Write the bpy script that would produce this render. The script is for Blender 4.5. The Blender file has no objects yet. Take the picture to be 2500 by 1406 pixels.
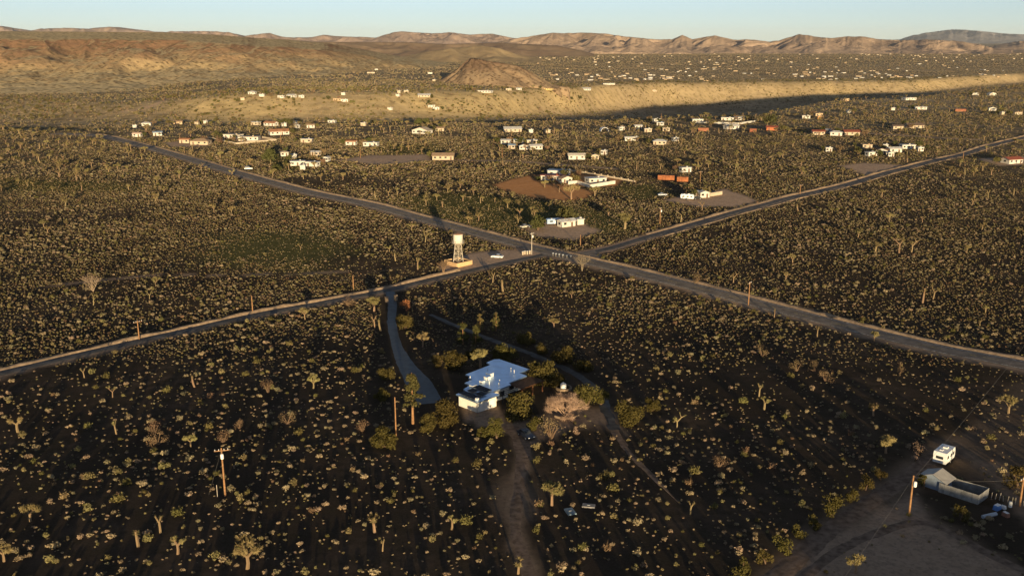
import bpy, math, random
import numpy as np
from mathutils import Vector

# ---------------------------------------------------------------- camera, sky, sun, exposure
SC = bpy.context.scene
COL = SC.collection
PITCH = math.radians(14.7)
CH = 80.0                       # drone height above the plain
FPX = 2300.0                    # focal length in photograph pixels (2500 wide)
CP, SP = math.cos(PITCH), math.sin(PITCH)
cam_d = bpy.data.cameras.new('camera')
cam_d.sensor_width = 36.0
cam_d.lens = 36.0 * FPX / 2500.0
cam_d.clip_start = 1.0
cam_d.clip_end = 120000.0
cam = bpy.data.objects.new('camera', cam_d)
cam.location = (0, 0, CH)
cam.rotation_euler = (math.pi / 2 - PITCH, 0, 0)
COL.objects.link(cam)
SC.camera = cam

SUN_EL = math.radians(4.3)
SUN_AZ = math.radians(9.9)      # the sun stands behind the camera, this far to the right
world = bpy.data.worlds.new('World')
SC.world = world
world.use_nodes = True
wn = world.node_tree
bg = wn.nodes['Background']
sky = wn.nodes.new('ShaderNodeTexSky')
sky.sky_type = 'NISHITA'
sky.sun_disc = False
sky.sun_elevation = SUN_EL
sky.sun_rotation = math.pi - SUN_AZ
sky.altitude = 1000.0
sky.air_density = 0.57
sky.dust_density = 0.3
sky.ozone_density = 1.75
hsv = wn.nodes.new('ShaderNodeHueSaturation'); hsv.inputs['Saturation'].default_value = 0.62
wn.links.new(sky.outputs[0], hsv.inputs['Color']); wn.links.new(hsv.outputs[0], bg.inputs[0])
bg.inputs[1].default_value = 0.097
sun_d = bpy.data.lights.new('sun', 'SUN')
sun_d.energy = 5.0
sun_d.angle = math.radians(0.5)
sun_d.color = (1.0, 0.78, 0.46)
sun = bpy.data.objects.new('sun', sun_d)
sdir = Vector((math.sin(SUN_AZ) * math.cos(SUN_EL), -math.cos(SUN_AZ) * math.cos(SUN_EL), math.sin(SUN_EL)))
sun.rotation_euler = sdir.to_track_quat('Z', 'Y').to_euler()
sun.location = (0, -200, 300)
COL.objects.link(sun)
SC.view_settings.view_transform = 'Standard'
SC.view_settings.look = 'None'
SC.view_settings.gamma = 1.0
SC.view_settings.exposure = 0.8
SC.render.engine = 'CYCLES'
SC.cycles.use_denoising = True
SC.cycles.max_bounces = 4
SC.cycles.diffuse_bounces = 2
SC.cycles.glossy_bounces = 2
SC.cycles.transparent_max_bounces = 4
SC.cycles.volume_bounces = 0
SC.cycles.caustics_reflective = False
SC.cycles.caustics_refractive = False
SC.cycles.sample_clamp_indirect = 4.0

rng = np.random.default_rng(7)
R = random.Random(11)

# ---------------------------------------------------------------- numeric helpers
def sstep(a, b, x):
    t = np.clip((x - a) / (b - a), 0, 1)
    return t * t * (3 - 2 * t)

def vnoise(x, y, s=0):
    xi = np.floor(x).astype(np.int64); yi = np.floor(y).astype(np.int64)
    fx = x - xi; fy = y - yi
    fx = fx * fx * fx * (fx * (fx * 6 - 15) + 10); fy = fy * fy * fy * (fy * (fy * 6 - 15) + 10)
    def h(a, b):
        v = (a * 374761393 + b * 668265263 + s * 982451653) & 0x7fffffff
        v = ((v ^ (v >> 13)) * 1274126177) & 0x7fffffff
        v = ((v ^ (v >> 16)) * 461845907) & 0x7fffffff
        return ((v ^ (v >> 15)) & 0xffff) / 32767.5 - 1.0
    a = h(xi, yi); b = h(xi + 1, yi); c = h(xi, yi + 1); d = h(xi + 1, yi + 1)
    return (a + (b - a) * fx) * (1 - fy) + (c + (d - c) * fx) * fy

def fbm(x, y, o=4, s=0, g=0.5):
    v = 0; a = 1.0; n = 0
    for k in range(o):
        v = v + a * vnoise(x, y, s + k * 17); n += a; a *= g; x = x * 2.03 + 5.1; y = y * 2.03 + 9.7
    return v / n

def ridged(x, y, o=4, s=0, g=0.55):
    v = 0; a = 1.0; n = 0
    for k in range(o):
        v = v + a * (1 - np.abs(vnoise(x, y, s + k * 29)) * 1.6); n += a; a *= g; x = x * 2.07 + 3.3; y = y * 2.07 + 1.7
    return v / n

def dep(row):                    # depression of a photograph row below the horizontal, tangent
    return np.tan(PITCH + np.arctan((np.asarray(row, float) - 703) / FPX))

# ---------------------------------------------------------------- the lie of the land
WPX = np.array([-1200, 0, 300, 600, 900, 1200, 1400, 1650, 1850, 2050, 2250, 2500, 3700], float)
RIM = np.array([316, 316, 316, 305, 304, 301, 294, 287, 281, 246, 238, 209, 190], float)
FLD = np.array([12, 12, 8, 9, 10, 17, 36, 58, 60, 58, 50, 46, 46], float)
TOE = np.array([300, 300, 297, 300, 297, 290, 280, 262, 252, 243, 228, 203, 180], float)
CRR = np.array([240, 240, 262, 236, 242, 238, 228, 216, 211, 206, 200, 186, 165], float)
CRZ = np.array([12, 12, 14, 24, 24, 19, 9, -4, -9, -11, -12, -12, -12], float)
WU = (WPX - 1250) / FPX * CP
def plain(y): return 0.018 * np.clip(260 - np.maximum(y, 100), 0, None) + 0.028 * np.clip(y - 275, 0, 440)
RIM_Y = 80 / dep(RIM)
for _ in range(12): RIM_Y = (80 - plain(RIM_Y)) / dep(RIM)
RIM_Z = plain(RIM_Y)
TOE_Y = np.maximum((80 - RIM_Z + FLD) / dep(TOE), RIM_Y + 90)
CR_Y = np.maximum((80 - CRZ) / dep(CRR), TOE_Y + 130)

def H(x, y):
    x = np.asarray(x, float); y = np.asarray(y, float)
    r = np.hypot(x, y)
    near = 1 - sstep(9000, 20000, r)
    z = (0.28 * fbm(x / 34, y / 34, 3, 3) * (1 - sstep(450, 850, y)) + 0.8 * fbm(x / 190, y / 190, 2, 5)) * near
    yy = np.maximum(y, 50.0)
    u = np.clip(x / yy, -1.4, 1.4)
    wob = 26 * fbm(x / 120, y / 120, 3, 41)
    rim = np.interp(u, WU, RIM_Y); fl = np.interp(u, WU, FLD)
    toe = np.interp(u, WU, TOE_Y); cry = np.interp(u, WU, CR_Y); crz = np.interp(u, WU, CRZ); rz0 = plain(y)
    front = sstep(-200, 300, y)
    t1 = sstep(0, 1, (y + wob - rim) / (35 + fl * 1.6))
    gul = 1.25 * fbm(x / 90 + .2 * fbm(x / 150, y / 150, 2, 66), y / 700, 2, 61) + .5 * (ridged(x / 45, y / 420, 2, 63) - .5)
    yw = y - 62 * gul * np.clip((cry - toe) / 260, 0.4, 1.5)
    t2 = sstep(0, 1, (yw - toe) / (cry - toe))
    wash = -fl * t1 + (fl + crz - rz0) * t2 + (2.2 * gul + 2.6 * (ridged(x / 34 + .5 * fbm(x / 60, y / 60, 2, 69), y / 170, 3, 68) - .5)) * np.sin(np.pi * np.clip(t2, 0, 1))
    far = (0 - crz) * sstep(0, 1, (y - cry) / 4200)
    und = 2.2 * fbm(x / 420, y / 420, 3, 77) * sstep(0, 300, y - cry) * near
    z = z + plain(y) + front * (wash + far + und)
    # low ridge behind the drone, to the right: its shadow lies over the near right corner
    crest = 15.7 + 1.9 * fbm(x / 16, y / 60, 2, 91) + 0.012 * (x - 100)
    z = z + crest * np.exp(-((y + 62) / 34) ** 2) * sstep(54, 84, x) * (1 - sstep(500, 900, x))
    z = z - 6 * sstep(12000, 40000, r)
    return z

TH = np.concatenate([np.radians(np.linspace(-46, 46, 871)), np.radians(np.linspace(46, 314, 55)[1:-1])])
RR = [0, 25, 50, 75, 90]
r_ = 100.0
while r_ < 1500: RR.append(r_); r_ += 3.2
while r_ < 45000: RR.append(r_); r_ *= 1.0125
RR = np.array(RR)
TG, RG = np.meshgrid(TH, RR, indexing='ij')
XG, YG = RG * np.sin(TG), RG * np.cos(TG)
ZG = H(XG, YG)

def gz(x, y):
    """height of the ground sheet itself (bilinear in its own polar grid, front sector)"""
    x = np.asarray(x, float); y = np.asarray(y, float)
    r = np.hypot(x, y); t = np.arctan2(x, y)
    n = 871
    ti = np.clip((t - TH[0]) / (TH[1] - TH[0]), 0, n - 1.001); i = ti.astype(int); ft = ti - i
    j = np.clip(np.searchsorted(RR, r) - 1, 0, len(RR) - 2); fr = np.clip((r - RR[j]) / (RR[j + 1] - RR[j]), 0, 1)
    a = ZG[i, j] * (1 - ft) + ZG[i + 1, j] * ft; b = ZG[i, j + 1] * (1 - ft) + ZG[i + 1, j + 1] * ft
    return a * (1 - fr) + b * fr

_T = np.geomspace(90, 14000, 2600)
def at(px, py, dz=0.0):
    """where a photograph pixel meets the ground (dz above it): (x, y, z)"""
    X = px - 1250.0; Y = 703.0 - py
    d = np.array([X, FPX * CP + Y * SP, -FPX * SP + Y * CP]) / FPX
    x = d[0] * _T; y = d[1] * _T; z = CH + d[2] * _T
    g = z - gz(x, y) - dz
    k = np.argmax(g < 0) if (g < 0).any() else len(_T) - 1
    k = max(k, 1)
    f = g[k - 1] / (g[k - 1] - g[k] + 1e-9) if g[k] < 0 else 1.0
    t = _T[k - 1] + (_T[k] - _T[k - 1]) * f
    return np.array([d[0] * t, d[1] * t, float(gz(d[0] * t, d[1] * t))])

def proj(x, y, z):
    zc = y * CP + (CH - z) * SP
    v = y * SP - (CH - z) * CP
    return 1250 + FPX * x / zc, 703 - FPX * v / zc, zc

def mpp(p):                       # metres per photograph pixel at a point
    return (p[1] * CP + (CH - p[2]) * SP) / FPX

# ---------------------------------------------------------------- materials
MATS = {}
def mat(name, col, rough=0.9, spec=0.2, metal=0.0, noise=None, bump=None, rand=0.0, diffuse=False, scale=1.0, noise_col=None, detail=4.0):
    if name in MATS: return MATS[name]
    m = bpy.data.materials.new(name); m.use_nodes = True
    nt = m.node_tree; nt.nodes.clear()
    out = nt.nodes.new('ShaderNodeOutputMaterial')
    if diffuse:
        b = nt.nodes.new('ShaderNodeBsdfDiffuse'); cin = b.inputs[0]
    else:
        b = nt.nodes.new('ShaderNodeBsdfPrincipled'); cin = b.inputs['Base Color']
        b.inputs['Roughness'].default_value = rough
        b.inputs['Specular IOR Level'].default_value = spec
        b.inputs['Metallic'].default_value = metal
    nt.links.new(b.outputs[0], out.inputs[0])
    src = None
    cin.default_value = (*col, 1)
    if noise:
        tc = nt.nodes.new('ShaderNodeTexCoord')
        nz = nt.nodes.new('ShaderNodeTexNoise'); nz.inputs['Scale'].default_value = scale; nz.inputs['Detail'].default_value = detail
        nt.links.new(tc.outputs['Object'], nz.inputs['Vector'])
        mx = nt.nodes.new('ShaderNodeMix'); mx.data_type = 'RGBA'
        mr = nt.nodes.new('ShaderNodeMapRange'); mr.inputs[1].default_value = 0.35; mr.inputs[2].default_value = 0.65
        nt.links.new(nz.outputs['Fac'], mr.inputs[0]); nt.links.new(mr.outputs[0], mx.inputs[0])
        c2 = noise_col or tuple(c * (1 - noise) for c in col)
        mx.inputs[6].default_value = (*c2, 1); mx.inputs[7].default_value = (*[min(1, c * (1 + noise * 0.6)) for c in col], 1)
        src = mx.outputs[2]
        if bump:
            bp = nt.nodes.new('ShaderNodeBump'); bp.inputs['Strength'].default_value = bump; bp.inputs['Distance'].default_value = 0.1
            nt.links.new(nz.outputs['Fac'], bp.inputs['Height']); nt.links.new(bp.outputs[0], b.inputs['Normal'])
    if rand:
        oi = nt.nodes.new('ShaderNodeObjectInfo')
        hs = nt.nodes.new('ShaderNodeHueSaturation')
        m1 = nt.nodes.new('ShaderNodeMapRange'); m1.inputs[3].default_value = 1 - rand; m1.inputs[4].default_value = 1 + rand
        nt.links.new(oi.outputs['Random'], m1.inputs[0]); nt.links.new(m1.outputs[0], hs.inputs['Value'])
        mu = nt.nodes.new('ShaderNodeMath'); mu.operation = 'MULTIPLY'; mu.inputs[1].default_value = 7.31
        fr = nt.nodes.new('ShaderNodeMath'); fr.operation = 'FRACT'
        m2 = nt.nodes.new('ShaderNodeMapRange'); m2.inputs[3].default_value = 0.485; m2.inputs[4].default_value = 0.52
        nt.links.new(oi.outputs['Random'], mu.inputs[0]); nt.links.new(mu.outputs[0], fr.inputs[0]); nt.links.new(fr.outputs[0], m2.inputs[0])
        nt.links.new(m2.outputs[0], hs.inputs['Hue'])
        if src: nt.links.new(src, hs.inputs['Color'])
        else: hs.inputs['Color'].default_value = (*col, 1)
        src = hs.outputs[0]
    if src: nt.links.new(src, cin)
    MATS[name] = m
    return m

# ---------------------------------------------------------------- mesh helpers
class MB:
    def __init__(self): self.v = []; self.f = []
    def add(self, vs, fs):
        o = len(self.v); self.v.extend([tuple(map(float, p)) for p in vs]); self.f.extend([tuple(i + o for i in f) for f in fs]); return self
    def box(self, c, s, rz=0.0, taper=1.0):
        hx, hy, hz = s[0] / 2, s[1] / 2, s[2] / 2; ca, sa = math.cos(rz), math.sin(rz); vs = []
        for z, k in ((-hz, 1.0), (hz, taper)):
            for x, y in ((-hx, -hy), (hx, -hy), (hx, hy), (-hx, hy)):
                x *= k; y *= k; vs.append((c[0] + x * ca - y * sa, c[1] + x * sa + y * ca, c[2] + z))
        return self.add(vs, [(3, 2, 1, 0), (4, 5, 6, 7), (0, 1, 5, 4), (1, 2, 6, 5), (2, 3, 7, 6), (3, 0, 4, 7)])
    def prism(self, poly, z0, z1, top=None):
        n = len(poly); top = top or poly
        vs = [(p[0], p[1], z0) for p in poly] + [(p[0], p[1], z1) for p in top]
        return self.add(vs, [tuple(range(n - 1, -1, -1)), tuple(range(n, 2 * n))] + [(i, (i + 1) % n, n + (i + 1) % n, n + i) for i in range(n)])
    def tube(self, pts, rad, n=6, cap=True):
        vs = []; fs = []; m = len(pts)
        for k, p in enumerate(pts):
            p = Vector(p); a = Vector(pts[max(k - 1, 0)]); b = Vector(pts[min(k + 1, m - 1)]); d = (b - a).normalized()
            e = d.cross(Vector((0, 0, 1)) if abs(d.z) < 0.9 else Vector((1, 0, 0))).normalized(); g = d.cross(e)
            r = rad[k] if hasattr(rad, '__len__') else rad
            for i in range(n):
                t = 2 * math.pi * i / n; vs.append(p + e * math.cos(t) * r + g * math.sin(t) * r)
        for k in range(m - 1):
            for i in range(n): fs.append((k * n + i, k * n + (i + 1) % n, (k + 1) * n + (i + 1) % n, (k + 1) * n + i))
        if cap: fs += [tuple(range(n - 1, -1, -1)), tuple(range((m - 1) * n, m * n))]
        return self.add(vs, fs)
    def mesh(self, name, m=None, smooth=False):
        me = bpy.data.meshes.new(name); me.from_pydata(self.v, [], self.f); me.update()
        if m: me.materials.append(m)
        if smooth: me.shade_smooth()
        return me
    def build(self, name, m, parent=None, loc=None, rz=0.0, smooth=False):
        o = bpy.data.objects.new(name, self.mesh(name, m, smooth)); COL.objects.link(o)
        if parent: o.parent = parent
        if loc is not None: o.location = loc
        o.rotation_euler.z = rz
        return o

def np_mesh(name, co, faces, m, smooth=True):
    me = bpy.data.meshes.new(name)
    co = np.ascontiguousarray(co, np.float32); faces = np.ascontiguousarray(faces, np.int32)
    me.vertices.add(len(co)); me.vertices.foreach_set('co', co.ravel())
    k = faces.shape[1]
    me.loops.add(faces.size); me.loops.foreach_set('vertex_index', faces.ravel())
    me.polygons.add(len(faces)); me.polygons.foreach_set('loop_start', np.arange(0, faces.size, k, dtype=np.int32))
    me.polygons.foreach_set('loop_total', np.full(len(faces), k, np.int32))
    me.update(calc_edges=True)
    if m: me.materials.append(m)
    if smooth: me.shade_smooth()
    return me

def link(name, me, parent=None, loc=None, rz=0.0):
    o = bpy.data.objects.new(name, me); COL.objects.link(o)
    if parent: o.parent = parent
    if loc is not None: o.location = loc
    o.rotation_euler.z = rz
    return o

def tag(o, label, cat, group=None):
    o['label'] = label; o['category'] = cat
    if group: o['group'] = group
    return o

def struct(o): o['kind'] = 'structure'; return o

def thing(name, label, cat, loc=(0, 0, 0), rz=0.0, group=None):
    o = bpy.data.objects.new(name, None); COL.objects.link(o); o.empty_display_size = 0.5
    o.location = [float(c) for c in loc]; o.rotation_euler.z = rz
    return tag(o, label, cat, group)

# ---------------------------------------------------------------- ground masks
def P2(pts): return np.array([at(*p)[:2] for p in pts])

def poly_dist(poly, x, y):
    """signed distance to polygon edge: negative inside"""
    d = np.full(x.shape, 1e9); ins = np.zeros(x.shape, bool); n = len(poly)
    for i in range(n):
        a = poly[i]; b = poly[(i + 1) % n]; e = b - a
        t = np.clip(((x - a[0]) * e[0] + (y - a[1]) * e[1]) / (e @ e), 0, 1)
        d = np.minimum(d, np.hypot(x - a[0] - t * e[0], y - a[1] - t * e[1]))
        c = ((a[1] > y) != (b[1] > y)) & (x < (b[0] - a[0]) * (y - a[1]) / (b[1] - a[1] + 1e-12) + a[0])
        ins ^= c
    return np.where(ins, -d, d)

def line_dist(line, x, y):
    d = np.full(x.shape, 1e9)
    for a, b in zip(line[:-1], line[1:]):
        e = b - a; t = np.clip(((x - a[0]) * e[0] + (y - a[1]) * e[1]) / (e @ e + 1e-9), 0, 1)
        d = np.minimum(d, np.hypot(x - a[0] - t * e[0], y - a[1] - t * e[1]))
    return d

def smooth_line(pts, step=3.0):
    pts = np.asarray(pts, float); out = []
    q = np.vstack([2 * pts[0] - pts[1], pts, 2 * pts[-1] - pts[-2]])
    for i in range(1, len(q) - 2):
        n = max(2, int(np.hypot(*(q[i + 1] - q[i])[:2]) / step))
        for k in range(n):
            t = k / n
            out.append(0.5 * (2 * q[i] + (q[i + 1] - q[i - 1]) * t + (2 * q[i - 1] - 5 * q[i] + 4 * q[i + 1] - q[i + 2]) * t * t + (3 * q[i] - q[i - 1] - 3 * q[i + 1] + q[i + 2]) * t ** 3))
    out.append(pts[-1])
    return np.array(out)

HIGHWAY = smooth_line(P2([(140, 327), (200, 329), (250, 333), (300, 344), (400, 371), (500, 400), (600, 429), (750, 469), (900, 500), (1000, 527), (1150, 566), (1300, 606), (1400, 631), (1500, 654), (1700, 703), (1900, 755), (2100, 806), (2300, 854), (2500, 892), (2640, 920), (2950, 985)]))
WEST_LANE = smooth_line(P2([(-420, 1010), (-120, 940), (0, 912), (200, 865), (400, 819), (600, 774), (800, 737), (940, 710), (1050, 683), (1150, 660), (1250, 638), (1330, 622), (1365, 617)]))
EAST_LANE = smooth_line(P2([(1395, 624), (1440, 617), (1490, 606), (1560, 585), (1650, 560), (1750, 531), (1850, 504), (1950, 478), (2050, 455), (2150, 426), (2250, 400), (2350, 377), (2420, 355), (2500, 336), (2600, 315)]))
DRIVE_A = smooth_line(P2([(952, 712), (958, 745), (956, 785), (966, 835), (985, 880), (1012, 920), (1035, 955), (1052, 985)]), 1.5)
DRIVE_B = smooth_line(P2([(1052, 768), (1120, 798), (1200, 829), (1290, 861), (1365, 893), (1420, 922), (1462, 960), (1482, 1005), (1500, 1050)]), 1.5)
TRACK = smooth_line(P2([(1225, 1040), (1268, 1060), (1275, 1110), (1268, 1180), (1258, 1250), (1262, 1310), (1285, 1370), (1300, 1430)]), 1.5)
WEST_TRAIL = smooth_line(P2([(90, 705), (200, 690), (320, 676), (440, 671), (580, 671), (720, 668), (850, 664)]), 3)
RIGHT_ROAD = smooth_line(P2([(1840, 1460), (1930, 1380), (2030, 1290), (2120, 1225), (2190, 1180), (2260, 1130), (2330, 1085)]), 2)
SIDE_A = smooth_line(P2([(2060, 322), (2150, 328), (2250, 334), (2330, 339), (2400, 342)]))
WASH_TRACK = smooth_line(P2([(300, 274), (345, 266), (390, 251), (415, 240), (460, 232)]))
SIDE_B = smooth_line(P2([(1000, 385), (1050, 390), (1120, 392), (1250, 394), (1400, 405), (1500, 412)]))

SAND = [
    (P2([(1075, 655), (1085, 640), (1150, 618), (1230, 610), (1300, 612), (1330, 622), (1240, 645), (1150, 662), (1090, 672)]), 2.0),   # by the tower
    (P2([(1270, 552), (1340, 540), (1420, 545), (1470, 565), (1400, 585), (1310, 577)]), 2.0),              # yard of the small house
    (P2([(1620, 490), (1680, 475), (1770, 462), (1850, 490), (1800, 505), (1710, 505)]), 2.0),              # van yard
    (P2([(2050, 405), (2110, 398), (2230, 405), (2190, 422), (2120, 430)]), 3.0),
    (P2([(820, 392), (900, 380), (1040, 378), (1060, 392), (930, 402)]), 3.0),
    (P2([(1130, 990), (1215, 985), (1240, 1035), (1180, 1045), (1140, 1030)]), 1.0, .6),                        # forecourt
    (P2([(1225, 1030), (1300, 1020), (1420, 990), (1500, 1000), (1530, 1060), (1480, 1040), (1400, 1040), (1330, 1075), (1280, 1095)]), 1.2, .5),
    (P2([(1880, 1470), (1990, 1330), (2130, 1235), (2230, 1215), (2330, 1300), (2500, 1390), (2560, 1470)]), 2.0, .62),
    (P2([(2290, 1110), (2340, 1050), (2440, 975), (2540, 900), (2620, 1130), (2500, 1230), (2410, 1190)]), 3.0, .2),
    (P2([(2330, 1095), (2420, 1180), (2520, 1290), (2560, 1240), (2450, 1130)]), 1.0, .4),
    (P2([(1195, 1195), (1240, 1170), (1300, 1180), (1310, 1270), (1240, 1290)]), 3.0, .3),
    (P2([(400, 349), (440, 345), (520, 352), (500, 358), (420, 360)]), 2.0),
    (P2([(550, 334), (640, 336), (660, 343), (580, 347)]), 2.0),
    (P2([(2380, 388), (2500, 382), (2560, 400), (2440, 405)]), 2.0),
]
GREEN = [
    (P2([(980, 480), (1120, 470), (1230, 480), (1390, 500), (1480, 520), (1560, 560), (1470, 575), (1400, 550), (1290, 560), (1230, 575), (1100, 548), (1000, 520)]), 8.0),
    (P2([(0, 430), (180, 440), (360, 450), (330, 470), (100, 470), (0, 465)]), 10.0),
    (P2([(520, 570), (760, 560), (860, 610), (760, 660), (500, 640)]), 14.0),
    (P2([(1500, 455), (1590, 450), (1650, 475), (1560, 490)]), 6.0),
    (P2([(640, 380), (700, 370), (760, 400), (690, 420)]), 5.0),
    (P2([(900, 360), (1050, 350), (1100, 370), (950, 380)]), 8.0),
]
RED = [
    (P2([(1205, 452), (1245, 440), (1288, 430), (1320, 446), (1375, 452), (1420, 462), (1450, 470), (1430, 484), (1380, 492), (1310, 483), (1240, 468)]), 1.5),
    (P2([(1300, 428), (1420, 425), (1520, 440), (1500, 455), (1400, 455)]), 2.0),
]
def masks(x, y):
    x = np.asarray(x, float); y = np.asarray(y, float)
    s = np.zeros(x.shape); g = np.zeros(x.shape); rd = np.zeros(x.shape)
    wob = 1.2 * fbm(x / 5, y / 5, 3, 13)
    for L, dst in ((SAND, 's'), (GREEN, 'g'), (RED, 'r')):
        for ent in L:
            poly, soft = ent[:2]; wt = ent[2] if len(ent) > 2 else 1.0
            lo = poly.min(0) - 25; hi = poly.max(0) + 25
            k = (x > lo[0]) & (x < hi[0]) & (y > lo[1]) & (y < hi[1])
            if not k.any(): continue
            w = wt * (1 - sstep(-soft, soft, poly_dist(poly, x[k], y[k]) + wob[k] * soft * 0.6))
            if dst == 's': s[k] = np.maximum(s[k], w)
            elif dst == 'g': g[k] = np.maximum(g[k], w)
            else: rd[k] = np.maximum(rd[k], w)
    for ln, hw, soft, wt in ((HIGHWAY, 5.6, 2.2, .8), (WEST_LANE, 3.2, 1.4, .7), (EAST_LANE, 3.8, 1.8, .9), (TRACK, 1.5, 1.2, .4), (RIGHT_ROAD, 3.0, 2.0, .3), (SIDE_A, 3, 1.5, 1), (WASH_TRACK, 5, 2, .7), (SIDE_B, 2.5, 1.5, .8), (WEST_TRAIL, .9, .8, .5)):
        lo = ln.min(0) - 30; hi = ln.max(0) + 30
        k = (x > lo[0]) & (x < hi[0]) & (y > lo[1]) & (y < hi[1])
        if k.any(): s[k] = np.maximum(s[k], wt * (1 - sstep(hw - soft, hw + soft, line_dist(ln[::2], x[k], y[k]) + wob[k])))
    yy = np.maximum(y, 50); u = x / yy
    toe = np.interp(u, WU, TOE_Y); cry = np.interp(u, WU, CR_Y)
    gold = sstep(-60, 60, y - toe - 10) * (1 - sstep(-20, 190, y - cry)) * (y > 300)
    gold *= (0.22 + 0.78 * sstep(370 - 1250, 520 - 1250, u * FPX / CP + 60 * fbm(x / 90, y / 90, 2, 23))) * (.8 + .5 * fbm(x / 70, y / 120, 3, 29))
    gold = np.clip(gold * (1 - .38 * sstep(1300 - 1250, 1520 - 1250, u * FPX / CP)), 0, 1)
    far = sstep(360, 1200, np.hypot(x, y)) * (.85 + .3 * fbm(x / 90, y / 90, 3, 19))  # distance blend from shade-darkened near ground to paler, sunlit-toned ground
    return s, g, rd, gold, far

def ground_material():
    m = bpy.data.materials.new('desert_ground'); m.use_nodes = True
    nt = m.node_tree; b = nt.nodes['Principled BSDF']; b.inputs['Roughness'].default_value = 1.0; b.inputs['Specular IOR Level'].default_value = 0.0
    N = nt.nodes.new; Lk = nt.links.new
    tc = N('ShaderNodeTexCoord')
    def noise(sc, det=4.0, rough=0.55):
        n = N('ShaderNodeTexNoise'); n.inputs['Scale'].default_value = sc; n.inputs['Detail'].default_value = det; n.inputs['Roughness'].default_value = rough
        Lk(tc.outputs['Object'], n.inputs['Vector']); return n.outputs['Fac']
    def ramp(f, a, c):
        r = N('ShaderNodeMapRange'); r.inputs[1].default_value = a; r.inputs[2].default_value = c; Lk(f, r.inputs[0]); return r.outputs[0]
    def mix(f, a, c):
        x = N('ShaderNodeMix'); x.data_type = 'RGBA'
        if hasattr(f, 'links'): Lk(f, x.inputs[0])
        else: x.inputs[0].default_value = f
        for s, i in ((a, 6), (c, 7)):
            if isinstance(s, tuple): x.inputs[i].default_value = (*s, 1)
            else: Lk(s, x.inputs[i])
        return x.outputs[2]
    def attr(n):
        a = N('ShaderNodeAttribute'); a.attribute_name = n; return a.outputs['Fac']
    n1 = ramp(noise(0.012, 5), .38, .62); n2 = ramp(noise(0.35, 5, .65), .35, .65); n3 = ramp(noise(3.0, 3, .6), .3, .7)
    soil = mix(ramp(noise(0.03, 4), .42, .66), (0.042, 0.030, 0.022), (0.105, 0.073, 0.05))  # near ground coloured extra dark to deepen the foreground shade
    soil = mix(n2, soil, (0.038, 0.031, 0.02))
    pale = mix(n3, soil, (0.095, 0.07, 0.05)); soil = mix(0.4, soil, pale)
    # distant scrub, too far to tell bushes apart; ground paled to look sunlit
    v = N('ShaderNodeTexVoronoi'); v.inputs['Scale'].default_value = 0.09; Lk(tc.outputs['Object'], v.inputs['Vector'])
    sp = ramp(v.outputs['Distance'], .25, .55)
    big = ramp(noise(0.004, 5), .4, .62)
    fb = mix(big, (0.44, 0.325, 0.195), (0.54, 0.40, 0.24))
    lit_far_col = mix(sp, (0.27, 0.205, 0.11), fb)
    col = mix(attr('far'), soil, lit_far_col)
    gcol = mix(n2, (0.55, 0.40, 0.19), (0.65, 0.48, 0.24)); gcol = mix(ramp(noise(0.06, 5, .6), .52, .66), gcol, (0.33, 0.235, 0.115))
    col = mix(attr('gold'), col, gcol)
    grs = mix(n2, (0.075, 0.072, 0.026), (0.13, 0.112, 0.045)); col = mix(attr('green'), col, grs)
    rdc = mix(n2, (0.50, 0.235, 0.095), (0.60, 0.30, 0.13)); col = mix(attr('red'), col, rdc)
    snd = mix(n2, (0.47, 0.32, 0.21), (0.58, 0.40, 0.27)); snd = mix(ramp(noise(1.2, 4, .6), .45, .7), snd, (0.33, 0.235, 0.165)); col = mix(attr('sand'), col, snd)
    Lk(col, b.inputs['Base Color'])
    bp = N('ShaderNodeBump'); bp.inputs['Strength'].default_value = 0.5; bp.inputs['Distance'].default_value = 0.14
    Lk(noise(0.8, 6, .7), bp.inputs['Height'])
    bf = N('ShaderNodeBump'); bf.inputs['Distance'].default_value = 0.7; Lk(attr('far'), bf.inputs['Strength']); 
    inv = N('ShaderNodeMath'); inv.operation = 'SUBTRACT'; inv.inputs[0].default_value = 1.0; Lk(v.outputs['Distance'], inv.inputs[1]); Lk(inv.outputs[0], bf.inputs['Height'])
    Lk(bp.outputs[0], bf.inputs['Normal']); Lk(bf.outputs[0], b.inputs['Normal'])
    return m

# ---------------------------------------------------------------- the ground sheet
nT, nR = ZG.shape
idx = np.arange(nT * nR).reshape(nT, nR)
nxt = np.roll(idx, -1, axis=0)
F = np.stack([idx[:, :-1], idx[:, 1:], nxt[:, 1:], nxt[:, :-1]], -1).reshape(-1, 4)
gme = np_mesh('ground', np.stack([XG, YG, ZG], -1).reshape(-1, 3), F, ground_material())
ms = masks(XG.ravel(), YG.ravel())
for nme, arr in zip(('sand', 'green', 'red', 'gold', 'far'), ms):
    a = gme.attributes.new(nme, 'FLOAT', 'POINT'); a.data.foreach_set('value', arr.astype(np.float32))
struct(link('ground', gme))

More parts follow.
